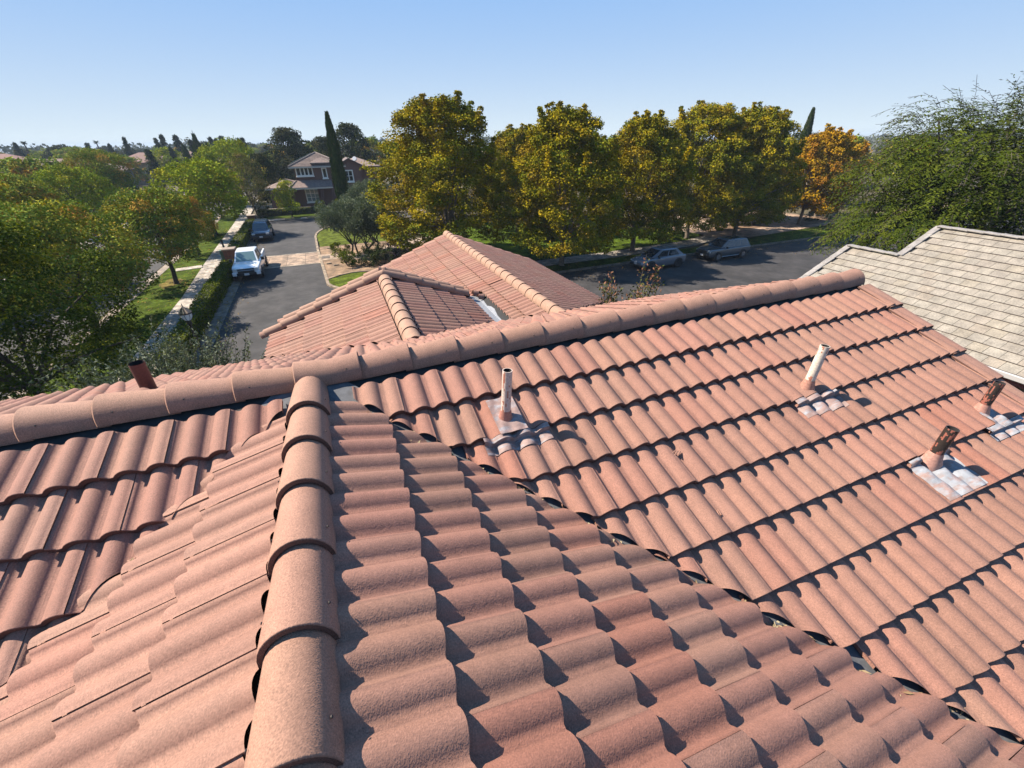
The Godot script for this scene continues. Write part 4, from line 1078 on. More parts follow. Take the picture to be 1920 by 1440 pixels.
func car(s: Dictionary) -> Node3D:
	var c := thing(s.called, s.label, s.category, s.at, s.turn)
	c.scale = Vector3.ONE * s.size
	var paint := plain_mat(s.paint, 0.22, 0.1); paint.clearcoat_enabled = true; paint.clearcoat = 0.6; paint.clearcoat_roughness = 0.08
	put("body", hull(s.hull, paint), c)
	# cabin: base and roof rectangles [z rear, z front, y, half width]
	var lo: Array = s.base; var hi: Array = s.roof
	var P := func(r: Array, zt: float, sx: float) -> Vector3: return Vector3(sx * r[3] * (1.0 if zt < 0.99 else 0.94), r[2], lerpf(r[0], r[1], zt))
	var cb := Mb.new()
	var L := [P.call(lo, 0.0, -1.0), P.call(lo, 0.0, 1.0), P.call(lo, 1.0, 1.0), P.call(lo, 1.0, -1.0)]
	var T := [P.call(hi, 0.0, -1.0), P.call(hi, 0.0, 1.0), P.call(hi, 1.0, 1.0), P.call(hi, 1.0, -1.0)]
	cb.q(L[1], L[0], T[0], T[1]); cb.q(L[2], L[1], T[1], T[2]); cb.q(L[3], L[2], T[2], T[3]); cb.q(L[0], L[3], T[3], T[0])
	var crown := [T[0].lerp(T[2], 0.08) + Vector3(0, 0.05, 0), T[1].lerp(T[3], 0.08) + Vector3(0, 0.05, 0), T[2].lerp(T[0], 0.08) + Vector3(0, 0.05, 0), T[3].lerp(T[1], 0.08) + Vector3(0, 0.05, 0)]
	for i in 4: cb.q(T[(i + 1) % 4], T[i], crown[i], crown[(i + 1) % 4])
	cb.q(crown[1], crown[0], crown[3], crown[2])
	put("roof", cb.done(paint), c)
	var pane := func(called: String, a: Vector3, b: Vector3, d: Vector3, e: Vector3, u0: float, u1: float, v0: float, v1: float, m: Material):
		# a b: lower edge, e d: upper edge, all on the cabin's side
		var f := func(u: float, v: float) -> Vector3: return a.lerp(b, u).lerp(e.lerp(d, u), v)
		var o: Vector3 = (b - a).cross(e - a).normalized() * 0.008
		var g := Mb.new(); g.q(f.call(u0, v0) + o, f.call(u1, v0) + o, f.call(u1, v1) + o, f.call(u0, v1) + o)
		put(called, g.done(m), c)
	pane.call("windscreen", L[3], L[2], T[2], T[3], 0.06, 0.94, 0.06, 0.93, s.get("screen", M.glass))
	pane.call("rear_window", L[1], L[0], T[0], T[1], 0.08, 0.92, 0.12, 0.9, M.glass)
	for sp in s.panes:
		pane.call("side_window", L[2], L[1], T[1], T[2], sp[0], sp[1], 0.1, 0.9, M.glass)
		pane.call("side_window", L[0], L[3], T[3], T[0], 1.0 - sp[1], 1.0 - sp[0], 0.1, 0.9, M.glass)
	# wheels
	for sx in [-1.0, 1.0]:
		for z in s.axles:
			var ro: float = s.wheel
			var at := Vector3(sx * (s.track - 0.11), ro, z)
			var arch := Mb.new(); arch.tube(Vector3(0, 0, 0), Vector3(sx * 0.135, 0, 0), ro * 1.17, ro * 1.17, 18, true); put("wheel_arch", arch.done(M.black), c, at + Vector3(0, 0.03, 0))  # black disc paints the shaded gap between wheel and body
			var ty := Mb.new(); ty.tube(Vector3(0, 0, 0), Vector3(sx * 0.13, 0, 0), ro, ro, 20, true); ty.tube(Vector3(sx * 0.13, 0, 0), Vector3(sx * 0.155, 0, 0), ro, ro * 0.9, 20, true)
			var w := put("wheel", ty.done(M.rubber), c, at)
			var rm := Mb.new(); rm.tube(Vector3(sx * 0.15, 0, 0), Vector3(sx * 0.162, 0, 0), ro * 0.62, ro * 0.58, 16, true)
			put("rim", rm.done(s.get("rim", M.chrome)), w)
			var hb := Mb.new()
			for k in 5: hb.box(Vector3(sx * 0.163, sin(TAU * k / 5) * ro * 0.34, cos(TAU * k / 5) * ro * 0.34), Vector3(0.008, 0.05, ro * 0.26), Basis(Vector3.RIGHT, -TAU * k / 5 + PI * 0.0))
			put("rim_slots", hb.done(M.black), w)
	# front and rear fittings: [name, centre, size, material]
	for f in s.bits:
		var b := Mb.new(); b.bbox(Vector3.ZERO, f[2], minf(0.02, minf(f[2].x, minf(f[2].y, f[2].z)) * 0.3)); put(f[0], b.done(f[3]), c, f[1])
	return c

func build_vehicles():
	var lamp := plain_mat(lin(0.62, 0.60, 0.55), 0.15); var plate := plain_mat(lin(0.55, 0.55, 0.55), 0.5); var tail := plain_mat(lin(0.3, 0.02, 0.02), 0.2); var amber := plain_mat(lin(0.6, 0.28, 0.08), 0.25)
	var white := lin(0.70, 0.71, 0.72)
	car({called = "pickup_truck", label = "white four-door pickup truck parked on the lane's left by the hedge", category = "pickup truck", size = 0.92, at = Vector3(-6.75, 0.0, -37.2), turn = 0.02, paint = white,
		hull = [[-2.9, 0.62, 1.10, 1.18, 0.93], [-2.8, 0.50, 1.18, 1.26, 0.99], [-1.0, 0.45, 1.18, 1.26, 1.0], [-0.4, 0.42, 1.16, 1.24, 1.0], [1.2, 0.42, 1.14, 1.20, 1.0], [2.2, 0.45, 1.10, 1.17, 0.99], [2.7, 0.50, 1.02, 1.10, 0.95], [2.85, 0.62, 0.92, 0.98, 0.88]],
		base = [-0.95, 1.55, 1.19, 0.90], roof = [-0.70, 0.75, 1.88, 0.72], panes = [[0.12, 0.47], [0.53, 0.90]], screen = M.glass_pale, axles = [-1.85, 1.85], wheel = 0.40, track = 1.0,
		bits = [["grille", Vector3(0, 0.82, 2.86), Vector3(1.15, 0.34, 0.08), M.black], ["grille_bar", Vector3(0, 0.83, 2.905), Vector3(1.1, 0.05, 0.03), M.chrome], ["grille_bar", Vector3(0, 0.97, 2.90), Vector3(1.2, 0.05, 0.03), M.chrome], ["bumper", Vector3(0, 0.56, 2.84), Vector3(1.86, 0.2, 0.22), M.black], ["bumper_end", Vector3(-0.82, 0.60, 2.86), Vector3(0.3, 0.26, 0.2), plain_mat(white, 0.3)], ["bumper_end", Vector3(0.82, 0.60, 2.86), Vector3(0.3, 0.26, 0.2), plain_mat(white, 0.3)], ["number_plate", Vector3(0, 0.56, 2.96), Vector3(0.34, 0.16, 0.02), plate],
			["headlight", Vector3(-0.73, 0.88, 2.80), Vector3(0.26, 0.24, 0.14), lamp], ["headlight", Vector3(0.73, 0.88, 2.80), Vector3(0.26, 0.24, 0.14), lamp], ["indicator", Vector3(-0.86, 0.84, 2.72), Vector3(0.07, 0.16, 0.14), amber], ["indicator", Vector3(0.86, 0.84, 2.72), Vector3(0.07, 0.16, 0.14), amber],
			["mirror", Vector3(-1.12, 1.27, 1.0), Vector3(0.24, 0.24, 0.14), M.black], ["mirror", Vector3(1.12, 1.27, 1.0), Vector3(0.24, 0.24, 0.14), M.black], ["bed_hollow_panel", Vector3(0, 1.245, -1.88), Vector3(1.6, 0.04, 1.75), M.black], ["bed_rail", Vector3(-0.9, 1.28, -1.9), Vector3(0.12, 0.06, 1.85), plain_mat(white, 0.3)], ["bed_rail", Vector3(0.9, 1.28, -1.9), Vector3(0.12, 0.06, 1.85), plain_mat(white, 0.3)], ["tail_light", Vector3(-0.9, 0.98, -2.86), Vector3(0.14, 0.3, 0.1), tail], ["tail_light", Vector3(0.9, 0.98, -2.86), Vector3(0.14, 0.3, 0.1), tail]]})  # black bed panel paints the dark hollow of an open bed
	var blue := lin(0.035, 0.052, 0.085)
	car({called = "off_roader", label = "dark blue off-road estate with roof rack parked further down the lane", category = "car", size = 0.92, at = Vector3(-7.35, 0.0, -51.6), turn = 0.03, paint = blue,
		hull = [[-2.4, 0.60, 1.06, 1.12, 0.88], [-2.3, 0.50, 1.12, 1.18, 0.94], [0.9, 0.45, 1.08, 1.16, 0.95], [1.9, 0.48, 1.05, 1.13, 0.94], [2.3, 0.55, 0.98, 1.05, 0.90], [2.4, 0.65, 0.90, 0.96, 0.84]],
		base = [-2.25, 1.1, 1.14, 0.86], roof = [-2.0, 0.5, 1.76, 0.70], panes = [[0.08, 0.35], [0.39, 0.66], [0.70, 0.93]], axles = [-1.45, 1.4], wheel = 0.39, track = 0.97,
		bits = [["grille", Vector3(0, 0.84, 2.42), Vector3(1.0, 0.2, 0.06), M.black], ["bumper", Vector3(0, 0.56, 2.42), Vector3(1.8, 0.26, 0.2), M.black], ["number_plate", Vector3(0, 0.60, 2.53), Vector3(0.32, 0.15, 0.02), plate], ["headlight", Vector3(-0.68, 0.88, 2.36), Vector3(0.32, 0.16, 0.12), lamp], ["headlight", Vector3(0.68, 0.88, 2.36), Vector3(0.32, 0.16, 0.12), lamp], ["roof_rack", Vector3(0, 1.86, -0.8), Vector3(1.2, 0.05, 1.9), M.chrome], ["mirror", Vector3(-1.05, 1.2, 0.7), Vector3(0.2, 0.18, 0.12), M.black], ["mirror", Vector3(1.05, 1.2, 0.7), Vector3(0.2, 0.18, 0.12), M.black]]})
	var silver := lin(0.13, 0.145, 0.17)
	car({called = "crossover_car", label = "pale grey crossover with black roof glass parked in shade by the park", category = "car", size = 0.88, at = Vector3(22.25, 0.0, -25.75), turn = -PI * 0.5, paint = silver,
		hull = [[-2.34, 0.46, 0.86, 0.98, 0.78], [-2.2, 0.32, 0.98, 1.06, 0.88], [-1.4, 0.24, 1.0, 1.08, 0.93], [0.0, 0.22, 0.94, 1.0, 0.93], [0.9, 0.22, 0.92, 1.0, 0.93], [1.7, 0.24, 0.84, 0.92, 0.91], [2.2, 0.30, 0.70, 0.78, 0.85], [2.34, 0.42, 0.58, 0.64, 0.72]],
		base = [-2.0, 1.35, 0.99, 0.84], roof = [-1.35, 0.35, 1.52, 0.66], panes = [[0.14, 0.47], [0.50, 0.86]], axles = [-1.43, 1.43], wheel = 0.36, track = 0.95, rim = M.rubber,
		bits = [["bumper", Vector3(0, 0.38, 2.28), Vector3(1.5, 0.16, 0.2), M.black], ["number_plate", Vector3(0, 0.52, 2.37), Vector3(0.32, 0.13, 0.03), plate], ["headlight", Vector3(-0.66, 0.66, 2.17), Vector3(0.34, 0.07, 0.2), lamp], ["headlight", Vector3(0.66, 0.66, 2.17), Vector3(0.34, 0.07, 0.2), lamp], ["mirror", Vector3(-1.0, 1.02, 0.75), Vector3(0.2, 0.13, 0.12), M.black], ["mirror", Vector3(1.0, 1.02, 0.75), Vector3(0.2, 0.13, 0.12), M.black], ["side_skirt", Vector3(0.92, 0.28, 0), Vector3(0.05, 0.12, 2.0), M.black], ["tail_light", Vector3(0, 0.92, -2.28), Vector3(1.4, 0.07, 0.1), tail]]})
	var slate := lin(0.055, 0.07, 0.085)
	car({called = "dark_estate_car", label = "dark slate sport utility car parked in shade behind the pale crossover", category = "car", size = 0.87, at = Vector3(28.8, 0.0, -25.85), turn = -PI * 0.5, paint = slate,
		hull = [[-2.46, 0.50, 0.98, 1.06, 0.84], [-2.3, 0.36, 1.06, 1.13, 0.94], [-1.4, 0.28, 1.06, 1.12, 0.98], [0.8, 0.27, 1.03, 1.10, 0.98], [1.8, 0.30, 1.0, 1.08, 0.96], [2.3, 0.36, 0.92, 1.0, 0.90], [2.46, 0.45, 0.80, 0.86, 0.80]],
		base = [-2.25, 1.15, 1.10, 0.88], roof = [-1.9, 0.35, 1.70, 0.70], panes = [[0.10, 0.38], [0.42, 0.68], [0.72, 0.92]], axles = [-1.5, 1.5], wheel = 0.38, track = 1.0,
		bits = [["grille", Vector3(-0.25, 0.76, 2.44), Vector3(0.38, 0.34, 0.08), M.black], ["grille", Vector3(0.25, 0.76, 2.44), Vector3(0.38, 0.34, 0.08), M.black], ["bumper", Vector3(0, 0.46, 2.42), Vector3(1.6, 0.22, 0.16), M.black], ["number_plate", Vector3(0, 0.50, 2.51), Vector3(0.32, 0.14, 0.02), plate], ["headlight", Vector3(-0.66, 0.80, 2.34), Vector3(0.36, 0.14, 0.14), lamp], ["headlight", Vector3(0.66, 0.80, 2.34), Vector3(0.36, 0.14, 0.14), lamp], ["mirror", Vector3(-1.06, 1.14, 0.7), Vector3(0.2, 0.15, 0.12), M.black], ["mirror", Vector3(1.06, 1.14, 0.7), Vector3(0.2, 0.15, 0.12), M.black], ["sunroof", Vector3(0, 1.752, -0.7), Vector3(0.95, 0.012, 1.4), M.glass], ["side_trim", Vector3(0.985, 0.36, 0), Vector3(0.03, 0.04, 2.2), M.chrome], ["side_trim", Vector3(-0.985, 0.36, 0), Vector3(0.03, 0.04, 2.2), M.chrome]]})

# ------------------------------------------------------------------ plants
func rdir(r: RandomNumberGenerator) -> Vector3:
	var z := r.randf_range(-1, 1); var f := r.randf() * TAU; var s := sqrt(1.0 - z * z)
	return Vector3(s * cos(f), z, s * sin(f))

func pick(pal: Array, r: RandomNumberGenerator) -> Color:
	var k := r.randf(); var s := 0.0
	for p in pal:
		s += p[1]
		if k <= s: return p[0]
	return pal[0][0]

func leaf(b: Mb, p: Vector3, t: Vector3, nn: Vector3, l: float, w: float, c: Color):
	# one folded leaf from its stalk p along t
	var s := t.cross(nn).normalized() * w
	var m := p + t * l * 0.55; var e := p + t * l
	var lift := nn * w * 0.35
	b.v.append(p); b.v.append(e); b.v.append(m + s + lift)
	b.v.append(p); b.v.append(m - s + lift); b.v.append(e)
	var g := s.cross(t).normalized()
	if g.dot(nn) < 0: g = -g
	var n1 := (g - s.normalized() * 0.3).normalized(); var n2 := (g + s.normalized() * 0.3).normalized()
	for i in 3: b.n.append(n1)
	for i in 3: b.n.append(n2)
	for i in 6: b.c.append(c)

# shape: how wide the crown is at height t (-1 bottom .. 1 top)
func girth(shape: String, t: float) -> float:
	match shape:
		"dome": return 1.0 if t < 0.1 else sqrt(maxf(0.02, 1.0 - pow((t - 0.1) / 0.95, 2)))
		"egg": return sqrt(maxf(0.03, 1.0 - pow(absf(t + 0.25) / 1.27, 2.2))) * (1.0 - 0.12 * maxf(0, t))
		"cone": return maxf(0.04, (1.0 - t) * 0.5)
	return sqrt(maxf(0.02, 1.0 - t * t))

func crown(sd: int, half: Vector3, y0: float, shape: String, blobs: int, rb: float, leaves: int, ls: float, pal: Array, wide := 0.34, shell := 0.55, droop := 0.35, shoots := 0) -> Array:
	var r := RandomNumberGenerator.new(); r.seed = sd
	var b := Mb.new()
	var cs := []; var cr := []; var cc := []
	for i in blobs:
		var t := r.randf_range(-0.95, 0.98)
		var f := r.randf() * TAU; var rad := pow(r.randf(), 0.42) * girth(shape, t)
		cs.append(Vector3(cos(f) * rad * (half.x - rb * 0.55), y0 + half.y + t * (half.y - rb * 0.4), sin(f) * rad * (half.z - rb * 0.55)))
		cr.append(rb * r.randf_range(0.65, 1.25)); cc.append([pick(pal, r), r.randf_range(0.75, 1.25)])
	for i in shoots:                                    # upright leafy shoots that break the outline
		var f := r.randf() * TAU; var t := r.randf_range(0.25, 0.95); var rad := girth(shape, t) * r.randf_range(0.3, 0.95)
		var o := Vector3(cos(f) * rad * half.x, y0 + half.y + t * half.y * 0.92, sin(f) * rad * half.z)
		var tint := pick(pal, r)
		for j in 4:
			cs.append(o + Vector3(cos(f) * 0.1 * j, 0.32 * j, sin(f) * 0.1 * j)); cr.append(rb * (0.5 - 0.09 * j)); cc.append([tint, r.randf_range(0.85, 1.2)])
	blobs = cs.size()
	var mid := Vector3(0, y0 + half.y * 0.8, 0)
	for i in leaves:
		var k := r.randi() % blobs
		if cr[k] < rb * 0.45 and r.randf() < 0.5: k = r.randi() % blobs
		var d := rdir(r)
		var c: Vector3 = cs[k]
		var out := (c - mid).normalized()
		if d.dot(out) < -0.25 and r.randf() < 0.7: d = -d
		var p: Vector3 = c + Vector3(d.x, d.y * 0.72, d.z) * cr[k] * (shell + (1.0 - shell) * r.randf())
		var nn := (d * 0.55 + rdir(r) * 0.75 + Vector3(0, 0.45, 0)).normalized()
		var t := (rdir(r) + Vector3(0, -droop, 0) + d * 0.5)
		t = (t - nn * t.dot(nn)).normalized()
		var col: Color = pick(pal, r).lerp(cc[k][0], 0.6) * (cc[k][1] * r.randf_range(0.8, 1.2))
		leaf(b, p, t, nn, ls * r.randf_range(0.7, 1.3), ls * wide, col)
	return [b, cs]

func limbs(cs: Array, sd: int, stem_r: float, split: float, lean: Vector3, bark: Color, many := 9) -> Mb:
	var r := RandomNumberGenerator.new(); r.seed = sd
	var b := Mb.new(); b.col = bark
	var fork := Vector3(lean.x, split, lean.z)
	b.pipe([Vector3(0, -0.1, 0), Vector3(0, 0.12, 0)], stem_r * 1.5, stem_r * 1.08, 9)
	b.pipe([Vector3(0, 0.12, 0), fork * 0.5 + Vector3(0.03, 0, 0.02), fork], stem_r * 1.08, stem_r * 0.8, 9)
	for i in many:
		var e: Vector3 = cs[r.randi() % cs.size()]
		var mid := fork.lerp(e, 0.5) + Vector3(0, 0.25, 0) + rdir(r) * 0.15
		b.pipe([fork - Vector3(0, 0.1, 0), mid, e], stem_r * 0.5, stem_r * 0.1, 6)
		var e2: Vector3 = cs[r.randi() % cs.size()]
		if e2.distance_to(mid) < e.distance_to(fork): b.pipe([mid, e2], stem_r * 0.25, stem_r * 0.06, 5)
	return b

func tree(called: String, label: String, category: String, at: Vector3, turn: float, size: Vector3, cr: Array, trunk: Mb, group := "") -> Node3D:
	var t := thing(called, label, category, at, turn, group)
	t.scale = size
	put("trunk", trunk.done(M.bark), t)
	put("crown", cr[0].done(M.leaf), t)
	return t

const PISTACHE := [[Color(0.138, 0.188, 0.025), 0.42], [Color(0.223, 0.231, 0.025), 0.22], [Color(0.347, 0.278, 0.025), 0.12], [Color(0.423, 0.183, 0.038), 0.12], [Color(0.076, 0.123, 0.025), 0.12]]
const LIME := [[Color(0.221, 0.253, 0.012), 0.5], [Color(0.158, 0.205, 0.014), 0.3], [Color(0.331, 0.276, 0.014), 0.2]]
const RUSTY := [[Color(0.197, 0.217, 0.024), 0.40], [Color(0.476, 0.207, 0.036), 0.25], [Color(0.413, 0.310, 0.022), 0.2], [Color(0.114, 0.166, 0.022), 0.15]]
const PLANE := [[Color(0.261, 0.195, 0.009), 0.30], [Color(0.166, 0.155, 0.010), 0.32], [Color(0.108, 0.131, 0.011), 0.22], [Color(0.206, 0.122, 0.015), 0.09], [Color(0.412, 0.284, 0.010), 0.07]]
const PLANE_GOLD := [[Color(0.330, 0.182, 0.008), 0.42], [Color(0.176, 0.121, 0.013), 0.3], [Color(0.275, 0.116, 0.015), 0.18], [Color(0.088, 0.088, 0.009), 0.1]]
const DARK := [[Color(0.026, 0.039, 0.013), 0.5], [Color(0.041, 0.049, 0.015), 0.35], [Color(0.072, 0.062, 0.021), 0.15]]
const OLIVE := [[Color(0.118, 0.136, 0.087), 0.5], [Color(0.076, 0.094, 0.055), 0.3], [Color(0.181, 0.197, 0.133), 0.2]]
const WILLOW := [[Color(0.040, 0.055, 0.007), 0.45], [Color(0.058, 0.071, 0.009), 0.35], [Color(0.026, 0.039, 0.007), 0.2]]
const HEDGE := [[Color(0.081, 0.100, 0.008), 0.5], [Color(0.119, 0.128, 0.009), 0.3], [Color(0.048, 0.065, 0.008), 0.2]]
const BARK := Color(0.10, 0.075, 0.055)
const PALE_BARK := Color(0.24, 0.19, 0.14)

func hedge(called: String, label: String, a: Vector3, d: Vector3, w: float, h: float, n: int, sd: int, group := "", y := 0.1):
	var o := thing(called, label, "hedge", a, atan2(d.x - a.x, d.z - a.z), group)
	var l := a.distance_to(d)
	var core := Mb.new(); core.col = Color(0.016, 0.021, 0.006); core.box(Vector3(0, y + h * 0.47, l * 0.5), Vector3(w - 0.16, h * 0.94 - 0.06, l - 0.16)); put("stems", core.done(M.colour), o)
	var r := RandomNumberGenerator.new(); r.seed = sd
	var b := Mb.new()
	var f := FastNoiseLite.new(); f.seed = sd; f.frequency = 0.9
	var at := w * l; var asd := 2.0 * h * l; var ae := 2.0 * w * h; var tot := at + asd + ae
	for i in n:
		var k := r.randf() * tot
		var p: Vector3; var nn: Vector3
		if k < at: p = Vector3(r.randf_range(-w, w) * 0.5, h, r.randf() * l); nn = Vector3.UP
		elif k < at + asd:
			var s := 1.0 if r.randf() < 0.5 else -1.0
			p = Vector3(s * w * 0.5, r.randf() * h, r.randf() * l); nn = Vector3(s, 0, 0)
		else:
			var s2 := 0.0 if r.randf() < 0.5 else l
			p = Vector3(r.randf_range(-w, w) * 0.5, r.randf() * h, s2); nn = Vector3(0, 0, -1 if s2 == 0.0 else 1)
		p += nn * (f.get_noise_3d(p.x, p.y, p.z) * 0.07 - r.randf() * 0.08)
		p.y += y
		var m := (nn + rdir(r) * 0.8).normalized()
		var t := rdir(r); t = (t - m * t.dot(m)).normalized()
		leaf(b, p, t, m, 0.10 * r.randf_range(0.7, 1.3), 0.035, pick(HEDGE, r) * r.randf_range(0.75, 1.25) * (1.0 + 0.35 * f.get_noise_1d(p.z * 0.6)))
	put("foliage", b.done(M.leaf), o)

func shrub(called: String, label: String, at: Vector3, half: Vector3, n: int, ls: float, pal: Array, sd: int, group := "", category := "shrub") -> Node3D:
	var o := thing(called, label, category, at, 0.0, group)
	var cr := crown(sd, half, 0.02, "dome", maxi(6, int(n / 60.0)), minf(half.x, half.y) * 0.42, n, ls, pal, 0.36, 0.4, 0.0)
	put("foliage", cr[0].done(M.leaf), o)
	var b := Mb.new(); b.col = BARK
	for i in 7:
		var e: Vector3 = cr[1][i % cr[1].size()]
		b.pipe([Vector3(e.x * 0.15, 0, e.z * 0.15), e], 0.025, 0.008, 5)
	put("stems", b.done(M.bark), o)
	return o

func build_plants():
	# hedges left of the lane
	hedge("hedge", "long clipped hedge between pavement and lane, nearest the viewer behind the lamp post", Vector3(-7.68, 0, -19.5), Vector3(-8.2, 0, -37.2), 0.74, 0.97, 15000, 11, "clipped hedges left of the lane")
	hedge("hedge", "clipped hedge running from the brick pillar up to the dark off-roader", Vector3(-8.55, 0, -41.2), Vector3(-9.25, 0, -58.8), 0.85, 0.97, 9000, 12, "clipped hedges left of the lane")
	hedge("hedge", "low dark clipped hedge across the far house's front lawn", Vector3(-9.6, 0, -68.0), Vector3(-2.0, 0, -68.0), 0.7, 0.8, 3500, 13)
	shrub("clipped_bush", "round clipped bush left of the far house's front path", Vector3(-1.65, 0.1, -66.9), Vector3(0.75, 0.85, 0.75), 900, 0.13, HEDGE, 21)
	shrub("clipped_bush", "dark bush right of the far house's front path, beside the cypress", Vector3(0.75, 0.1, -67.2), Vector3(0.8, 0.9, 0.8), 900, 0.13, HEDGE, 22)
	shrub("dark_bush", "round dark bush at the pavement's far end beside a slim tree", Vector3(-8.9, 0.1, -66.5), Vector3(1.0, 1.0, 1.0), 900, 0.15, DARK, 23)
	# street trees left: one tree of each make, then copies
	var pa := crown(101, Vector3(3.0, 2.25, 3.0), 1.6, "dome", 150, 0.68, 22000, 0.14, PISTACHE)
	var t1 := tree("street_tree", "green and orange street tree nearest the worn patch of grass", "tree", Vector3(-11.3, 0.1, -35.5), 0.4, Vector3(1.0, 1.0, 1.0), pa, limbs(pa[1], 1, 0.14, 1.7, Vector3(0.1, 0, 0.1), BARK), "street trees along the left road")
	var pb := crown(102, Vector3(3.0, 2.3, 3.0), 1.5, "dome", 110, 0.75, 13000, 0.18, LIME)
	var t2 := tree("street_tree", "broad lime-green dome-shaped street tree beyond the small golden-topped one", "tree", Vector3(-12.4, 0.1, -55.5), 1.0, Vector3(1.36, 1.18, 1.36), pb, limbs(pb[1], 2, 0.15, 1.6, Vector3(-0.1, 0, 0), BARK), "street trees along the left road")
	var pc := crown(103, Vector3(3.0, 2.3, 3.0), 1.5, "dome", 110, 0.75, 13000, 0.18, RUSTY)
	var t3 := tree("street_tree", "small street tree with golden orange top, second along the grass strip", "tree", Vector3(-11.9, 0.1, -45.3), 2.0, Vector3(0.70, 0.80, 0.70), pc, limbs(pc[1], 3, 0.15, 1.6, Vector3(0.0, 0, 0.1), BARK), "street trees along the left road")
	var lr := "street trees along the left road"
	copy_of(t3, Vector3(-14.2, 0.1, -70), 0.7, Vector3(1.0, 1.05, 1.0), "orange-tinged street tree behind the lime-green dome", lr)
	copy_of(t2, Vector3(-13.4, 0.1, -84), 0.2, Vector3(1.55, 1.5, 1.55), "lime street tree with flat bright top, far along the grass strip", lr)
	copy_of(t1, Vector3(-24.6, 0.1, -33), 1.9, Vector3(1.30, 1.22, 1.30), "wide orange-flecked green tree across the left road, at the frame's edge", lr)
	copy_of(t3, Vector3(-20.5, 0.1, -37.0), 3.1, Vector3(1.25, 1.15, 1.25), "rust-tinted tree across the left road, behind the nearest street tree", lr)
	copy_of(t1, Vector3(-23.8, 0.1, -47), 0.3, Vector3(1.2, 1.1, 1.2), "dull green tree across the left road, before the pale gap of road", lr)
	copy_of(t3, Vector3(-31, 0.1, -43), 1.3, Vector3(1.3, 1.1, 1.3), "orange and green tree deep in the left grove, at the frame's edge", lr)
	copy_of(t2, Vector3(-25.2, 0.1, -62), 2.3, Vector3(1.15, 1.1, 1.15), "yellow-green rounded tree across the left road, below the pinkish roofs", lr)
	copy_of(t1, Vector3(-35, 0.1, -60), 2.9, Vector3(1.5, 1.3, 1.5), "big leaf-green tree in front of the long pinkish roof", lr)
	copy_of(t1, Vector3(-27.5, 0.1, -76), 0.9, Vector3(1.3, 1.35, 1.3), "green tree in the middle of the left grove, right of the yellowish one", lr)
	var pn := crown(104, Vector3(3.8, 3.1, 3.8), 0.7, "dome", 300, 0.66, 56000, 0.115, [[Color(0.048, 0.068, 0.009), 0.52], [Color(0.075, 0.094, 0.010), 0.25], [Color(0.22, 0.21, 0.013), 0.09], [Color(0.026, 0.043, 0.009), 0.14]], 0.26)
	tree("street_tree", "dark green tree with yellow sprays, nearest at the left frame edge", "tree", Vector3(-10.6, 0.1, -16.8), 0.2, Vector3(1.0, 1.0, 1.0), pn, limbs(pn[1], 4, 0.16, 1.7, Vector3(0.3, 0, 0), BARK, 14), lr)
	var pm := crown(105, Vector3(3.3, 2.3, 3.3), 1.4, "dome", 200, 0.66, 32000, 0.13, PISTACHE, 0.28)
	tree("street_tree", "large green street tree with orange crown tips, second from the left foreground", "tree", Vector3(-12.9, 0.1, -27.0), 1.2, Vector3(1.12, 1.05, 1.12), pm, limbs(pm[1], 5, 0.16, 1.5, Vector3(0.1, 0, 0.2), BARK, 12), lr)
	tree_slim()
	# plane trees by the park
	var g := "plane trees along the park"
	var qa := crown(201, Vector3(4.9, 5.3, 4.9), 1.2, "egg", 520, 0.66, 84000, 0.14, PLANE, 0.42, 0.45, 0.35, 30)
	var k1 := tree("plane_tree", "biggest olive-gold plane tree, left of the park behind the salmon gables", "tree", Vector3(8.3, 0.1, -35.2), 0.0, Vector3(1.20, 0.94, 1.20), qa, limbs(qa[1], 6, 0.20, 2.2, Vector3(0.1, 0, 0), PALE_BARK, 14), g)
	var qb := crown(202, Vector3(4.1, 5.0, 4.1), 1.0, "egg", 470, 0.62, 76000, 0.135, PLANE, 0.42, 0.45, 0.35, 34)
	var k2 := tree("plane_tree", "olive-brown plane tree on the grass verge, behind the kerb left of the pale crossover", "tree", Vector3(15.5, 0.1, -28.7), 0.6, Vector3(1.03, 0.93, 1.03), qb, limbs(qb[1], 7, 0.19, 2.0, Vector3(0, 0, 0), PALE_BARK, 14), g)
	copy_of(k1, Vector3(31.2, 0.1, -32.6), 2.2, Vector3(1.0, 0.92, 1.0), "plane tree leaning behind the dark sport utility car", g)
	copy_of(k2, Vector3(23.3, 0.1, -30.4), 1.7, Vector3(1.02, 0.90, 1.02), "brownish plane tree with low skirts between the two parked cars", g)
	copy_of(k1, Vector3(36.2, 0.1, -31.6), 4.0, Vector3(0.95, 0.90, 0.95), "plane tree with thin upright top shoots right of the dark sport utility car", g)
	copy_of(k2, Vector3(17.6, 0.1, -42.5), 2.6, Vector3(1.1, 0.86, 1.1), "plane tree standing inside the park lawn behind the verge tree", g)
	copy_of(k2, Vector3(42.8, 0.1, -38.5), 3.5, Vector3(1.1, 0.86, 1.1), "plane tree behind the pink plaza, beside a dark cypress tip", g)
	copy_of(k1, Vector3(24.5, 0.1, -51), 5.0, Vector3(0.85, 0.8, 0.85), "plane tree at the back of the park lawn, seen low between trunks", g)
	copy_of(k2, Vector3(12.5, 0.1, -55), 0.9, Vector3(1.0, 0.85, 1.0), "plane tree behind the biggest one, its crown showing at the right", g)
	copy_of(k1, Vector3(40.5, 0.1, -54), 0.9, Vector3(1.0, 0.78, 1.0), "plane tree in the far back row behind the plaza", g)
	var qg := crown(203, Vector3(3.9, 3.7, 3.9), 1.3, "egg", 230, 0.65, 26000, 0.18, PLANE_GOLD, 0.42, 0.5, 0.35, 10)
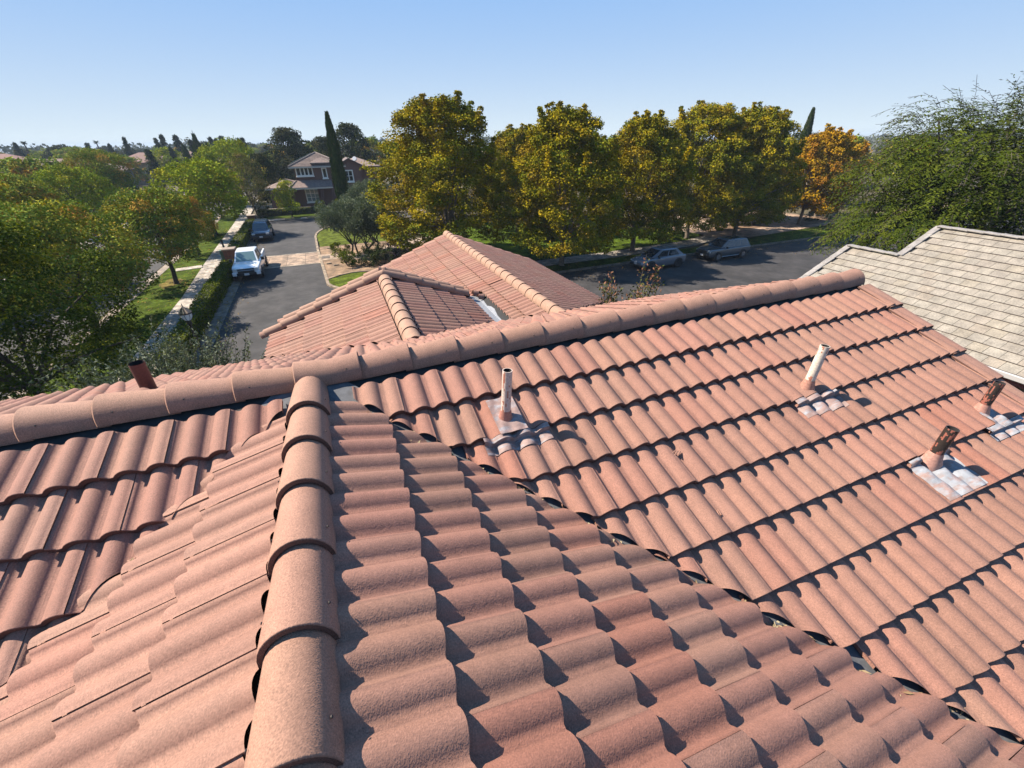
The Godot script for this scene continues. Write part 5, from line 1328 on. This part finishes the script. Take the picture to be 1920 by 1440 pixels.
	var k3 := tree("plane_tree", "golden orange plane tree left of the feathery green tree", "tree", Vector3(47.2, 0.1, -33.2), 0.4, Vector3(1.0, 1.02, 1.0), qg, limbs(qg[1], 8, 0.17, 1.8, Vector3(0.2, 0, 0), PALE_BARK, 12), g)
	copy_of(k3, Vector3(54.5, 0.1, -36.5), 2.4, Vector3(1.0, 1.0, 1.0), "orange plane tree half hidden behind the feathery green tree", g)
	feathery_tree()
	olives()
	cypresses()
	front_bushes()
	# verge shrubs beside the lane
	shrub("clipped_shrub", "clipped green shrub beside the pale pad, the back one", Vector3(-0.2, 0.1, -39.0), Vector3(0.85, 0.62, 1.0), 1500, 0.10, HEDGE, 31)
	shrub("clipped_shrub", "clipped green shrub before the olive trees, nearest the small lawn", Vector3(0.15, 0.1, -35.6), Vector3(1.0, 0.55, 0.9), 1600, 0.10, HEDGE, 32)
	var vs := [[1.9, -35.4, 1.1, 0.65], [3.0, -35.0, 1.2, 0.7], [2.6, -36.6, 1.2, 0.7], [4.3, -36.2, 1.3, 0.75], [5.6, -35.2, 1.3, 0.7], [4.8, -38.4, 1.2, 0.6]]
	var vl := ["dark shrub touching the salmon gable, leftmost of its cluster", "dark shrub in the front row just above the gable's edge", "dark leafy shrub in the back row under the olive trees", "dark shrub with purplish leaves in the cluster's middle", "dark shrub at the cluster's right end near the teal post", "low shrub behind the cluster beside the teal utility post"]
	for i in 6: shrub("dark_shrub", vl[i], Vector3(vs[i][0], 0.1, vs[i][1]), Vector3(vs[i][2], vs[i][3], vs[i][2] * 0.9), 1500, 0.10, DARK if i != 3 else [[Color(0.03, 0.035, 0.02), 0.6], [Color(0.05, 0.02, 0.05), 0.4]], 40 + i, "dark shrubs under the olive trees")
	for q in [[37.4, -34.6, "tufted shrub in the plaza bed, nearest the leaning trunks"], [39.6, -34.5, "tufted shrub in the middle of the plaza bed"], [42.4, -34.8, "tufted shrub at the right end of the plaza bed"], [50.5, -34.2, "grey-green low shrub under the golden plane tree"], [53.4, -33.8, "low shrub right of the golden plane tree's trunk"]]:
		shrub("plaza_shrub", q[2], Vector3(q[0], 0.1, q[1]), Vector3(0.8, 0.55, 0.8), 600, 0.14, OLIVE if q[0] > 45 else HEDGE, int(q[0] * 10), "shrubs in the plaza beds")

func tree_slim():
	var r := crown(106, Vector3(2.5, 3.2, 2.5), 1.9, "egg", 120, 0.55, 4200, 0.16, [[Color(0.17, 0.125, 0.045), 0.55], [Color(0.11, 0.11, 0.025), 0.45]])
	tree("slim_tree", "thin sparse brownish tree beside the pavement's far end", "tree", Vector3(-9.3, 0.1, -65.5), 0.0, Vector3(1.0, 0.9, 1.0), r, limbs(r[1], 9, 0.09, 2.0, Vector3(-0.2, 0, 0), BARK, 22))
	var s := crown(107, Vector3(1.7, 1.75, 1.7), 0.9, "egg", 60, 0.55, 4200, 0.16, LIME)
	tree("young_tree", "young yellow-green pointed tree before the far house's arched window", "tree", Vector3(-5.3, 0.1, -65.0), 0.0, Vector3(1.05, 1.0, 1.05), s, limbs(s[1], 10, 0.07, 1.1, Vector3.ZERO, BARK, 8))
	# evergreen oaks behind the far house
	var o := crown(108, Vector3(4.6, 4.9, 4.6), 1.4, "egg", 170, 0.95, 12000, 0.30, DARK, 0.42)
	var a := tree("evergreen_oak", "dark evergreen tree behind the far house's left corner", "tree", Vector3(-5.2, 0, -93.5), 0.0, Vector3(1.0, 0.98, 1.0), o, limbs(o[1], 11, 0.24, 2.0, Vector3.ZERO, BARK, 12), "dark evergreens behind the far house")
	copy_of(a, Vector3(5.2, 0, -95), 1.5, Vector3(0.95, 1.04, 0.95), "dark evergreen tree rising right of the tall cypress", "dark evergreens behind the far house")
	copy_of(a, Vector3(0.4, 0, -99), 2.5, Vector3(0.85, 0.86, 0.85), "dark evergreen tree between its two taller neighbours", "dark evergreens behind the far house")
	copy_of(a, Vector3(-8.4, 0, -76), 0.5, Vector3(0.55, 0.66, 0.55), "smaller dark evergreen by the far house's low wing", "dark evergreens behind the far house")

func feathery_tree():
	# long drooping shoots set with narrow leaflets
	var t := thing("feathery_tree", "large feathery green tree with drooping shoots behind the cream roof", "tree", Vector3(28.2, 0, -11.6), 0.0)
	var r := RandomNumberGenerator.new(); r.seed = 301
	var b := Mb.new(); var tw := Mb.new(); tw.col = Color(0.09, 0.07, 0.045)
	var half := Vector3(6.9, 5.1, 5.8); var ctr := Vector3(0, 5.15, 0)
	var cs := []
	for i in 90:
		var d := rdir(r); d.y = absf(d.y) * 1.0 - 0.45
		d = d.normalized()
		cs.append(ctr + d * half * r.randf_range(0.55, 0.92))
	var n := 0
	for k in 5600:
		var d := rdir(r)
		if k % 3 == 0: d = (d + Vector3(0, 0.7, 0)).normalized()
		if d.y < -0.6: d.y = -d.y
		var f := pow(r.randf(), 0.36)
		var lump := 0.86 + 0.13 * sin(d.x * 7.0 + d.z * 5.0) + 0.10 * sin(d.y * 9.0 + d.x * 4.0)
		var p := ctr + d * half * f * lump
		if p.y < 0.8: continue
		var dir := (Vector3(d.x, 0.2 + 0.3 * maxf(0, d.y), d.z) + rdir(r) * 0.35 + Vector3(-0.35, 0.1, 0.1)).normalized()
		var l := r.randf_range(0.8, 1.6) * (1.25 if d.y > 0.55 and f > 0.93 else 1.0)
		var seg := 8
		var tint := pick(WILLOW, r) * r.randf_range(0.75, 1.25)
		var q := p
		for s in seg:
			var step := l / seg
			dir = (dir + Vector3(0, -0.16, 0)).normalized()
			var e := q + dir * step
			if f > 0.92 and k % 2 == 0 and s % 3 == 0: tw.tube(q, q + dir * step * 3.0, 0.010, 0.007, 3)
			var side := dir.cross(Vector3.UP).normalized()
			for g in [-1.0, 1.0]:
				var ld: Vector3 = (side * g + dir * 0.7 + Vector3(0, -0.25, 0) + rdir(r) * 0.25).normalized()
				var nn: Vector3 = (Vector3.UP + rdir(r) * 0.5 + d * 0.3); nn = (nn - ld * nn.dot(ld)).normalized()
				leaf(b, q.lerp(e, r.randf()), ld, nn, 0.20 * r.randf_range(0.7, 1.2), 0.030, tint * r.randf_range(0.85, 1.15))
			q = e
	put("crown", b.done(M.leaf), t); put("shoots", tw.done(M.bark), t)
	var st := limbs(cs, 12, 0.26, 1.6, Vector3(-0.2, 0, 0.1), BARK, 24)
	put("trunk", st.done(M.bark), t)

func olives():
	var specs := [["olive_tree", "grey-green olive tree with several slanting trunks beside the lane", Vector3(1.7, 0.1, -39.6), Vector3(3.3, 1.7, 2.4), 1.0, 24000, 401], ["olive_tree", "taller grey olive tree behind the cypress, before the far house", Vector3(4.0, 0.1, -54.5), Vector3(2.9, 1.9, 2.6), 0.9, 16000, 402]]
	for s in specs:
		var half: Vector3 = s[3]
		var t := thing(s[0], s[1], "tree", s[2])
		var r := RandomNumberGenerator.new(); r.seed = s[6]
		var b := Mb.new(); var st := Mb.new(); st.col = Color(0.075, 0.06, 0.05)
		var ends := []
		for i in 60:
			var d := rdir(r); d.y = d.y * 0.85 + 0.15
			ends.append(Vector3(0, s[4] + half.y, 0) + d * half * r.randf_range(0.55, 0.95))
		for i in int(s[5]):
			var c: Vector3 = ends[r.randi() % 60]
			var p: Vector3 = c + rdir(r) * 0.62 * sqrt(r.randf())
			var t2 := (rdir(r) + (p - Vector3(0, s[4], 0)).normalized() * 1.1).normalized()
			var nn := rdir(r); nn = (nn - t2 * nn.dot(t2)).normalized()
			leaf(b, p, t2, nn, 0.19 * r.randf_range(0.7, 1.3), 0.030, pick(OLIVE, r) * r.randf_range(0.8, 1.2))
		for k in 5:
			var root := Vector3(-1.0 + 0.5 * k, 0, 0.3 * sin(k * 2.0))
			for j in 5:
				var e: Vector3 = ends[(k * 11 + j * 7) % 60]
				var m := root + Vector3(e.x * 0.35, s[4] * 0.8, e.z * 0.3)
				if j == 0: st.pipe([root, m], 0.09, 0.065, 7)
				m = root + Vector3(ends[(k * 11) % 60].x * 0.35, s[4] * 0.8, ends[(k * 11) % 60].z * 0.3)
				st.pipe([m, m.lerp(e, 0.5) + Vector3(0, 0.15, 0), e], 0.05, 0.012, 5)
		put("crown", b.done(M.leaf), t); put("trunk", st.done(M.bark), t)

func cypress_mesh(sd: int, high: float, rad: float, n: int, ll: float) -> Mb:
	var r := RandomNumberGenerator.new(); r.seed = sd
	var b := Mb.new()
	for i in n:
		var h := pow(r.randf(), 0.85)
		var rr := rad * minf(1.0, 0.62 + h * 1.4) * pow(maxf(0.0, 1.0 - pow(h, 2.4)), 0.75)
		var f := r.randf() * TAU
		var lump := 1.0 + 0.14 * sin(f * 5.0 + h * 9.0) + 0.08 * sin(f * 9.0 - h * 21.0)
		var d := Vector3(cos(f), 0, sin(f))
		var p := d * rr * lump * r.randf_range(0.72, 1.0) + Vector3(0, 0.15 + h * (high - 0.5), 0)
		var t := (Vector3(0, 1, 0) + d * 0.22 + rdir(r) * 0.16).normalized()
		var nn := (d + rdir(r) * 0.5); nn = (nn - t * nn.dot(t)).normalized()
		var c := Color(0.030, 0.050, 0.014).lerp(Color(0.055, 0.075, 0.018), r.randf())
		if r.randf() < 0.05: c = Color(0.09, 0.075, 0.03)
		leaf(b, p, t, nn, ll * r.randf_range(0.6, 1.4), ll * 0.16, c)
	return b

func cypresses():
	var b := cypress_mesh(501, 11.5, 0.76, 9000, 0.45)
	var mesh := b.done(M.leaf)
	var tk := Mb.new(); tk.col = BARK; tk.tube(Vector3(0, -0.1, 0), Vector3(0, 9.5, 0), 0.17, 0.03, 8)
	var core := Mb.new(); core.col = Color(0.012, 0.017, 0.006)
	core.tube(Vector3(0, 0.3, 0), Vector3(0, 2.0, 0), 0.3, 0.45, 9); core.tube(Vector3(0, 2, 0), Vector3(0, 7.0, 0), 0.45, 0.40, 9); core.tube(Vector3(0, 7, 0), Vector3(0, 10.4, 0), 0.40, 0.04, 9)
	var t := thing("cypress", "tall slim cypress column in front of the brown house", "cypress", Vector3(1.4, 0, -59.8))
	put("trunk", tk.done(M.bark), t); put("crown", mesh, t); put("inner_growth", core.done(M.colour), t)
	copy_of(t, Vector3(72, 0, -54), 1.0, Vector3(1.1, 1.06, 1.1), "slim leaning-looking cypress tip above the golden trees at right")
	copy_of(t, Vector3(68.4, 0, -58.5), 2.0, Vector3(1.0, 1.02, 1.0), "cypress tip showing between two plane trees' tops at right")

func front_bushes():
	# whippy grey bush below the left of the ridge
	var t := thing("whippy_bush", "silvery bush with upright whippy shoots behind the left ridge", "bush", Vector3(-4.9, 0.0, -12.0))
	var r := RandomNumberGenerator.new(); r.seed = 601
	var b := Mb.new(); var st := Mb.new(); st.col = Color(0.10, 0.085, 0.06)
	for k in 900:
		var d := rdir(r)
		var p := Vector3(d.x * 2.0 * sqrt(r.randf()), r.randf_range(0.8, 3.3), d.z * 1.4 * sqrt(r.randf()))
		var dir := (Vector3(p.x * 0.35, 1.0, p.z * 0.3) + rdir(r) * 0.35).normalized()
		var l := r.randf_range(0.6, 1.5); var q := p
		var tint := pick(OLIVE, r) * r.randf_range(0.7, 1.15)
		for s in 12:
			var e := q + dir * (l / 12.0)
			dir = (dir + rdir(r) * 0.06).normalized()
			for g in 3:
				var ld := (rdir(r) + dir * 0.6).normalized(); var nn := rdir(r); nn = (nn - ld * nn.dot(ld)).normalized()
				leaf(b, q.lerp(e, r.randf()), ld, nn, 0.085 * r.randf_range(0.7, 1.3), 0.017, tint * r.randf_range(0.85, 1.15))
			q = e
		st.tube(p, q, 0.007, 0.003, 3)
		if k % 6 == 0: st.pipe([Vector3(p.x * 0.2, 0, p.z * 0.2), p], 0.03, 0.008, 5)
	put("foliage", b.done(M.leaf), t); put("stems", st.done(M.bark), t)
	# crape myrtle with reddish tips
	var c := thing("crape_myrtle", "upright bush with reddish seed tips poking above the main ridge", "bush", Vector3(6.6, 0.0, -8.6))
	var lf := Mb.new(); var cst := Mb.new(); cst.col = Color(0.14, 0.10, 0.07)
	for k in 26:
		var tip := Vector3(r.randf_range(-1.0, 1.0), r.randf_range(4.3, 5.6), r.randf_range(-0.5, 0.5))
		if k == 0: tip = Vector3(0.45, 6.0, 0)
		if k == 1: tip = Vector3(0.8, 5.7, 0.1)
		if k == 2: tip = Vector3(-0.55, 5.65, 0.0)
		if k == 3: tip = Vector3(-0.85, 5.5, 0.1)
		var base := Vector3(tip.x * 0.3, 3.0, tip.z * 0.3)
		cst.pipe([Vector3(tip.x * 0.08, 0, tip.z * 0.08), base, tip], 0.03, 0.006, 5)
		for i in 200:
			var h := r.randf(); var p := base.lerp(tip, h) + rdir(r) * (0.42 * (1.0 - h) + 0.07)
			var ld := (rdir(r) + Vector3(0, 0.5, 0)).normalized(); var nn := rdir(r); nn = (nn - ld * nn.dot(ld)).normalized()
			var col := Color(0.055, 0.075, 0.022).lerp(Color(0.11, 0.085, 0.03), r.randf())
			if h > 0.8 and r.randf() < 0.5: col = Color(0.19, 0.095, 0.06)
			leaf(lf, p, ld, nn, 0.085 * r.randf_range(0.6, 1.3), 0.024, col)
	put("foliage", lf.done(M.leaf), c); put("stems", cst.done(M.bark), c)

# ------------------------------------------------------------------ beyond: houses, groves, skyline
func build_background():
	var pink := Color(0.235, 0.135, 0.105); var tan := Color(0.25, 0.19, 0.15); var cream := Color(0.42, 0.35, 0.28)
	small_house("distant_house", "distant house with long pinkish roof and grey-green wall facing the street", Vector3(-45, 0, -112), 17, 11, 4.6, 0.1, pink, Color(0.24, 0.23, 0.19))
	small_house("distant_house", "distant house with red-brown roof, higher behind the long pinkish one", Vector3(-66, 0, -138), 15, 12, 5.2, 0.05, Color(0.26, 0.11, 0.085), cream)
	small_house("distant_house", "distant house with tan roof at the frame's left edge", Vector3(-78, 0, -128), 14, 12, 4.6, 0.0, tan, cream)
	small_house("distant_house", "distant house with salmon roof right of the dark conifer", Vector3(-43, 0, -150), 13, 11, 5.0, 0.2, Color(0.29, 0.15, 0.115), cream)
	small_house("distant_house", "distant house with pink roof below the tall conifers", Vector3(-34, 0, -158), 14, 12, 4.8, -0.1, pink, Color(0.36, 0.26, 0.19))
	small_house("distant_house", "low distant roof among trees left of the long pinkish roof", Vector3(-58, 0, -98), 10, 9, 3.2, 0.3, tan, cream)
	small_house("distant_house", "distant house glimpsed behind the cypress at the right", Vector3(86, 0, -62), 16, 12, 5.2, 0.3, tan, cream)
	small_house("distant_house", "distant house behind the park, seen in the gap left of the verge trees", Vector3(34, 0, -92), 16, 12, 5.0, 0.0, pink, cream)
	# a grove of lesser trees, each its own
	var r := RandomNumberGenerator.new(); r.seed = 909
	var protos := []
	var pals := [PISTACHE, LIME, RUSTY, DARK]
	var words := ["green", "yellow-green", "rust-tinted", "dark green"]
	var g := "trees of the neighbourhood beyond the left road"
	for i in 4:
		var c := crown(700 + i, Vector3(3.6, 2.9, 3.6), 1.6, "dome" if i < 3 else "egg", 70, 0.9, 4200, 0.34, pals[i], 0.42)
		protos.append([c[0].done(M.leaf), limbs(c[1], 20 + i, 0.18, 1.7, Vector3.ZERO, BARK, 6).done(M.bark)])
	var spots := []
	for i in 400:
		var z := -r.randf_range(72, 330); var x := r.randf_range(-0.78, 0.02) * -z
		if x > -17 and z > -120: continue
		if x > -32 and x < -12 and z > -150 and x > -15.5 + z * 0.06 - 14 and x < -13 + z * 0.02: continue
		var ok := true
		for hh in [[-45, -112, 12], [-66, -138, 11], [-78, -128, 10], [-43, -150, 10], [-34, -158, 10], [-58, -98, 8]]:
			if absf(x - hh[0]) < hh[2] and absf(z - hh[1]) < hh[2] * 0.8: ok = false
		for s in spots:
			if Vector2(s.x - x, s.y - z).length() < 6.5: ok = false; break
		if ok: spots.append(Vector2(x, z))
		if spots.size() >= 95: break
	for s in spots:
		var k: int = [0, 0, 1, 2, 3, 3][r.randi() % 6]
		var d := Vector2(s.x, s.y).length()
		var t := thing("grove_tree", words[k], "tree", Vector3(s.x, 0, s.y), r.randf() * TAU, g)
		var high := r.randf_range(0.85, 1.15) * (1.0 if d < 160 else 1.12)
		t.scale = Vector3(r.randf_range(0.95, 1.35), high, r.randf_range(0.95, 1.35))
		put("crown", protos[k][0], t); put("trunk", protos[k][1], t)
	name_grove("grove_tree", [[-45, -112, "the long pinkish roof"], [-66, -138, "the red-brown roof"], [-78, -128, "the tan roof at the left edge"], [-43, -150, "the salmon roof"], [-34, -158, "the pink roof under the conifers"], [-58, -98, "the low roof among trees"], [-18, -95, "the lime street trees"], [-28, -230, "the skyline conifers"], [-90, -220, "the leftmost palm"]])
	var park_words := [", right of the golden plane tree", ", half behind the feathery tree", ", over the plaza's right part", ", straight behind the plaza", ", left of the plaza", ", behind the widest gap of the plane trees", ", next to the biggest plane tree", ", over the plaza's left part", ", at the right behind the cypress", ", behind the feathery tree's left edge", ", low between plaza trunks", ", behind the leaning plane tree", ", close behind the biggest plane tree", ", rightmost behind the feathery tree", ", beyond the cypress tip", ", beyond the plaza", ", beyond the lawn", ", beyond the tall cypress"]
	var pn := -1
	for q in [[58, -48, 1.1, 2], [66, -44, 1.1, 0], [62, -70, 1.2, 3], [50, -75, 1.15, 0], [30, -70, 1.2, 0], [20, -80, 1.25, 1], [13, -76, 1.15, 3], [42, -84, 1.2, 2], [76, -72, 1.1, 3], [92, -50, 1.1, 0], [48, -60, 1.2, 2], [36, -64, 1.15, 0], [14, -66, 1.1, 2], [90, -85, 1.2, 3], [70, -100, 1.2, 0], [48, -110, 1.2, 1], [28, -115, 1.3, 3], [10, -110, 1.25, 0]]:
		var d := Vector2(q[0], q[1]).length()
		pn += 1
		var t := thing("park_grove_tree", words[q[3]] + (" tree crown just behind the park" if d < 90 else " tree crown far behind the park") + park_words[pn], "tree", Vector3(q[0], 0, q[1]), d, "trees behind the park")
		t.scale = Vector3.ONE * q[2] * 1.05
		put("crown", protos[q[3]][0], t); put("trunk", protos[q[3]][1], t)
	# skyline: conifers, cypresses and palms
	var con := crown(801, Vector3(3.2, 5.8, 3.2), 1.0, "cone", 150, 0.55, 4200, 0.40, [[Color(0.030, 0.044, 0.020), 0.6], [Color(0.045, 0.058, 0.024), 0.4]], 0.3)
	var cm: ArrayMesh = con[0].done(M.leaf)
	var ct := Mb.new(); ct.col = BARK; ct.tube(Vector3.ZERO, Vector3(0, 11, 0), 0.28, 0.04, 7)
	var ctm := ct.done(M.bark)
	var cy := cypress_mesh(802, 10.0, 0.9, 1500, 0.8).done(M.leaf)
	var sky := [[0.306, 170, 0.87, 0], [0.252, 165, 0.91, 0], [0.232, 168, 0.90, 0], [0.262, 172, 0.85, 0], [0.450, 190, 0.80, 0], [0.359, 200, 0.78, 0], [0.330, 180, 0.75, 0], [0.212, 150, 0.79, 0], [0.180, 160, 0.85, 0], [0.172, 165, 0.82, 0], [0.163, 162, 0.87, 0], [0.137, 160, 0.82, 0], [0.130, 162, 0.83, 0], [0.28, 118, 0.64, 0], [0.245, 130, 0.66, 0], [-0.30, 120, 0.80, 0], [-0.62, 130, 0.82, 0],
		[0.204, 120, 1.02, 1], [0.196, 118, 0.85, 1], [0.21, 122, 0.82, 1], [0.188, 125, 0.86, 1], [0.225, 128, 0.84, 1], [-0.79, 110, 1.05, 1], [-0.82, 108, 1.10, 1], [-0.71, 112, 1.00, 1]]
	var fl := ["tallest conifer of the skyline's left group", "conifer at the skyline, topmost of a close pair", "conifer leaning against the topmost skyline conifer", "conifer behind the close pair on the skyline", "round-topped conifer near the skyline's left end", "small skyline conifer over the red-brown roof", "skyline conifer left of the tall group", "narrow conifer right of the tall skyline group", "left of three pointed conifers on the skyline", "middle of three pointed conifers on the skyline", "right of three pointed conifers on the skyline", "left of two pointed conifers above the lime trees", "right of two pointed conifers above the lime trees", "near dark conifer in front of the pinkish roofs", "slender conifer between two pinkish roofs", "small dark conifer tip in the gap left of the verge trees", "small conifer tip above the golden plane trees", "tallest thin cypress on the left skyline", "thin cypress right of the tallest on the left skyline", "thin cypress left of the tallest on the left skyline", "short thin cypress ending the left skyline row", "thin cypress starting the left skyline row", "dark cypress tip above the golden trees", "dark cypress tip beside the feathery tree", "dark cypress tip over the orange plane tree"]
	for i in sky.size():
		var q: Array = sky[i]
		var z: float = -q[1]; var x: float = q[0] * z
		if q[0] < 0: z = -q[1] * 0.78
		if q[0] < 0: x = -q[0] * q[1]
		var t := thing("conifer" if q[3] == 0 else "cypress", fl[i], "conifer" if q[3] == 0 else "cypress", Vector3(x, 0, z), i * 1.3, "conifers on the skyline" if q[3] == 0 else "thin cypresses on the skyline")
		var slim := 0.8 + 0.5 * fposmod(i * 0.377, 1.0)
		t.scale = Vector3(q[2] * slim, q[2], q[2] * slim)
		put("crown", cm if q[3] == 0 else cy, t); put("trunk", ctm, t)
	for q in [[0.440, 185, "palm with small round head, leftmost on the skyline"], [0.347, 190, "palm with small round head over the red-brown roof"]]:
		var t := thing("palm_tree", q[2], "palm", Vector3(-q[0] * q[1], 0, -q[1]))
		var tb := Mb.new(); tb.col = BARK; tb.tube(Vector3.ZERO, Vector3(0.3, 9.7, 0), 0.22, 0.15, 7); put("trunk", tb.done(M.bark), t)
		var fr := Mb.new()
		for i in 60:
			var f := r.randf() * TAU; var d := Vector3(cos(f), r.randf_range(-0.6, 0.9), sin(f)).normalized()
			leaf(fr, Vector3(0.3, 9.7, 0), d, (Vector3.UP - d * d.y).normalized(), 0.95, 0.14, Color(0.045, 0.06, 0.025))
		put("fronds", fr.done(M.leaf), t)
	# the wood that closes the horizon, one mass
	var wood := Mb.new()
	for i in 26000:
		var a := r.randf_range(-0.95, 1.25); var d := r.randf_range(330, 900)
		var hh := 7.0 + 2.2 * sin(a * 23.0) + 1.6 * sin(a * 61.0 + 1.0) + 1.0 * sin(a * 171.0)
		var p := Vector3(sin(a) * d, r.randf() * (hh + d * 0.003), -cos(a) * d)
		var nn := (rdir(r) + Vector3(0, 0.6, 0)).normalized(); var t := rdir(r); t = (t - nn * t.dot(nn)).normalized()
		leaf(wood, p, t, nn, r.randf_range(1.6, 3.2), 1.1, Color(0.045, 0.055, 0.022).lerp(Color(0.075, 0.07, 0.03), r.randf()))
	var fw := put("distant_wood", wood.done(M.leaf), self)
	tag(fw, "hazy belt of far trees closing the horizon", "woodland", "", "stuff")

func name_grove(called: String, marks: Array):
	# say of each far tree which roof or landmark it stands by, then tell those alike apart from left to right
	var groups := {}
	for o in get_children():
		if not String(o.name).begins_with(called): continue
		var best := INF; var words := ""
		for m in marks:
			var d: float = Vector2(o.position.x - m[0], o.position.z - m[1]).length()
			if d < best:
				best = d
				var a: float = o.position.x / -o.position.z - m[0] / -m[1]
				words = ("behind " if o.position.z < m[1] - 6.0 and absf(a) < 0.06 else ("in front of " if o.position.z > m[1] + 6.0 and absf(a) < 0.06 else ("left of " if a < 0 else "right of "))) + m[2]
		var key: String = o.get_meta("label") + " tree " + words
		if not groups.has(key): groups[key] = []
		groups[key].append(o)
	var nth := ["leftmost", "second", "third", "fourth", "fifth", "sixth", "seventh", "eighth", "ninth", "tenth", "eleventh", "twelfth", "thirteenth", "fourteenth", "fifteenth", "sixteenth", "seventeenth", "eighteenth", "nineteenth", "twentieth"]
	for key in groups:
		var l: Array = groups[key]
		l.sort_custom(func(a, c): return a.position.x / -a.position.z < c.position.x / -c.position.z)
		for i in l.size():
			l[i].set_meta("label", key if l.size() == 1 else key + ", " + nth[mini(i, 19)] + ("" if i == 0 else " from left"))
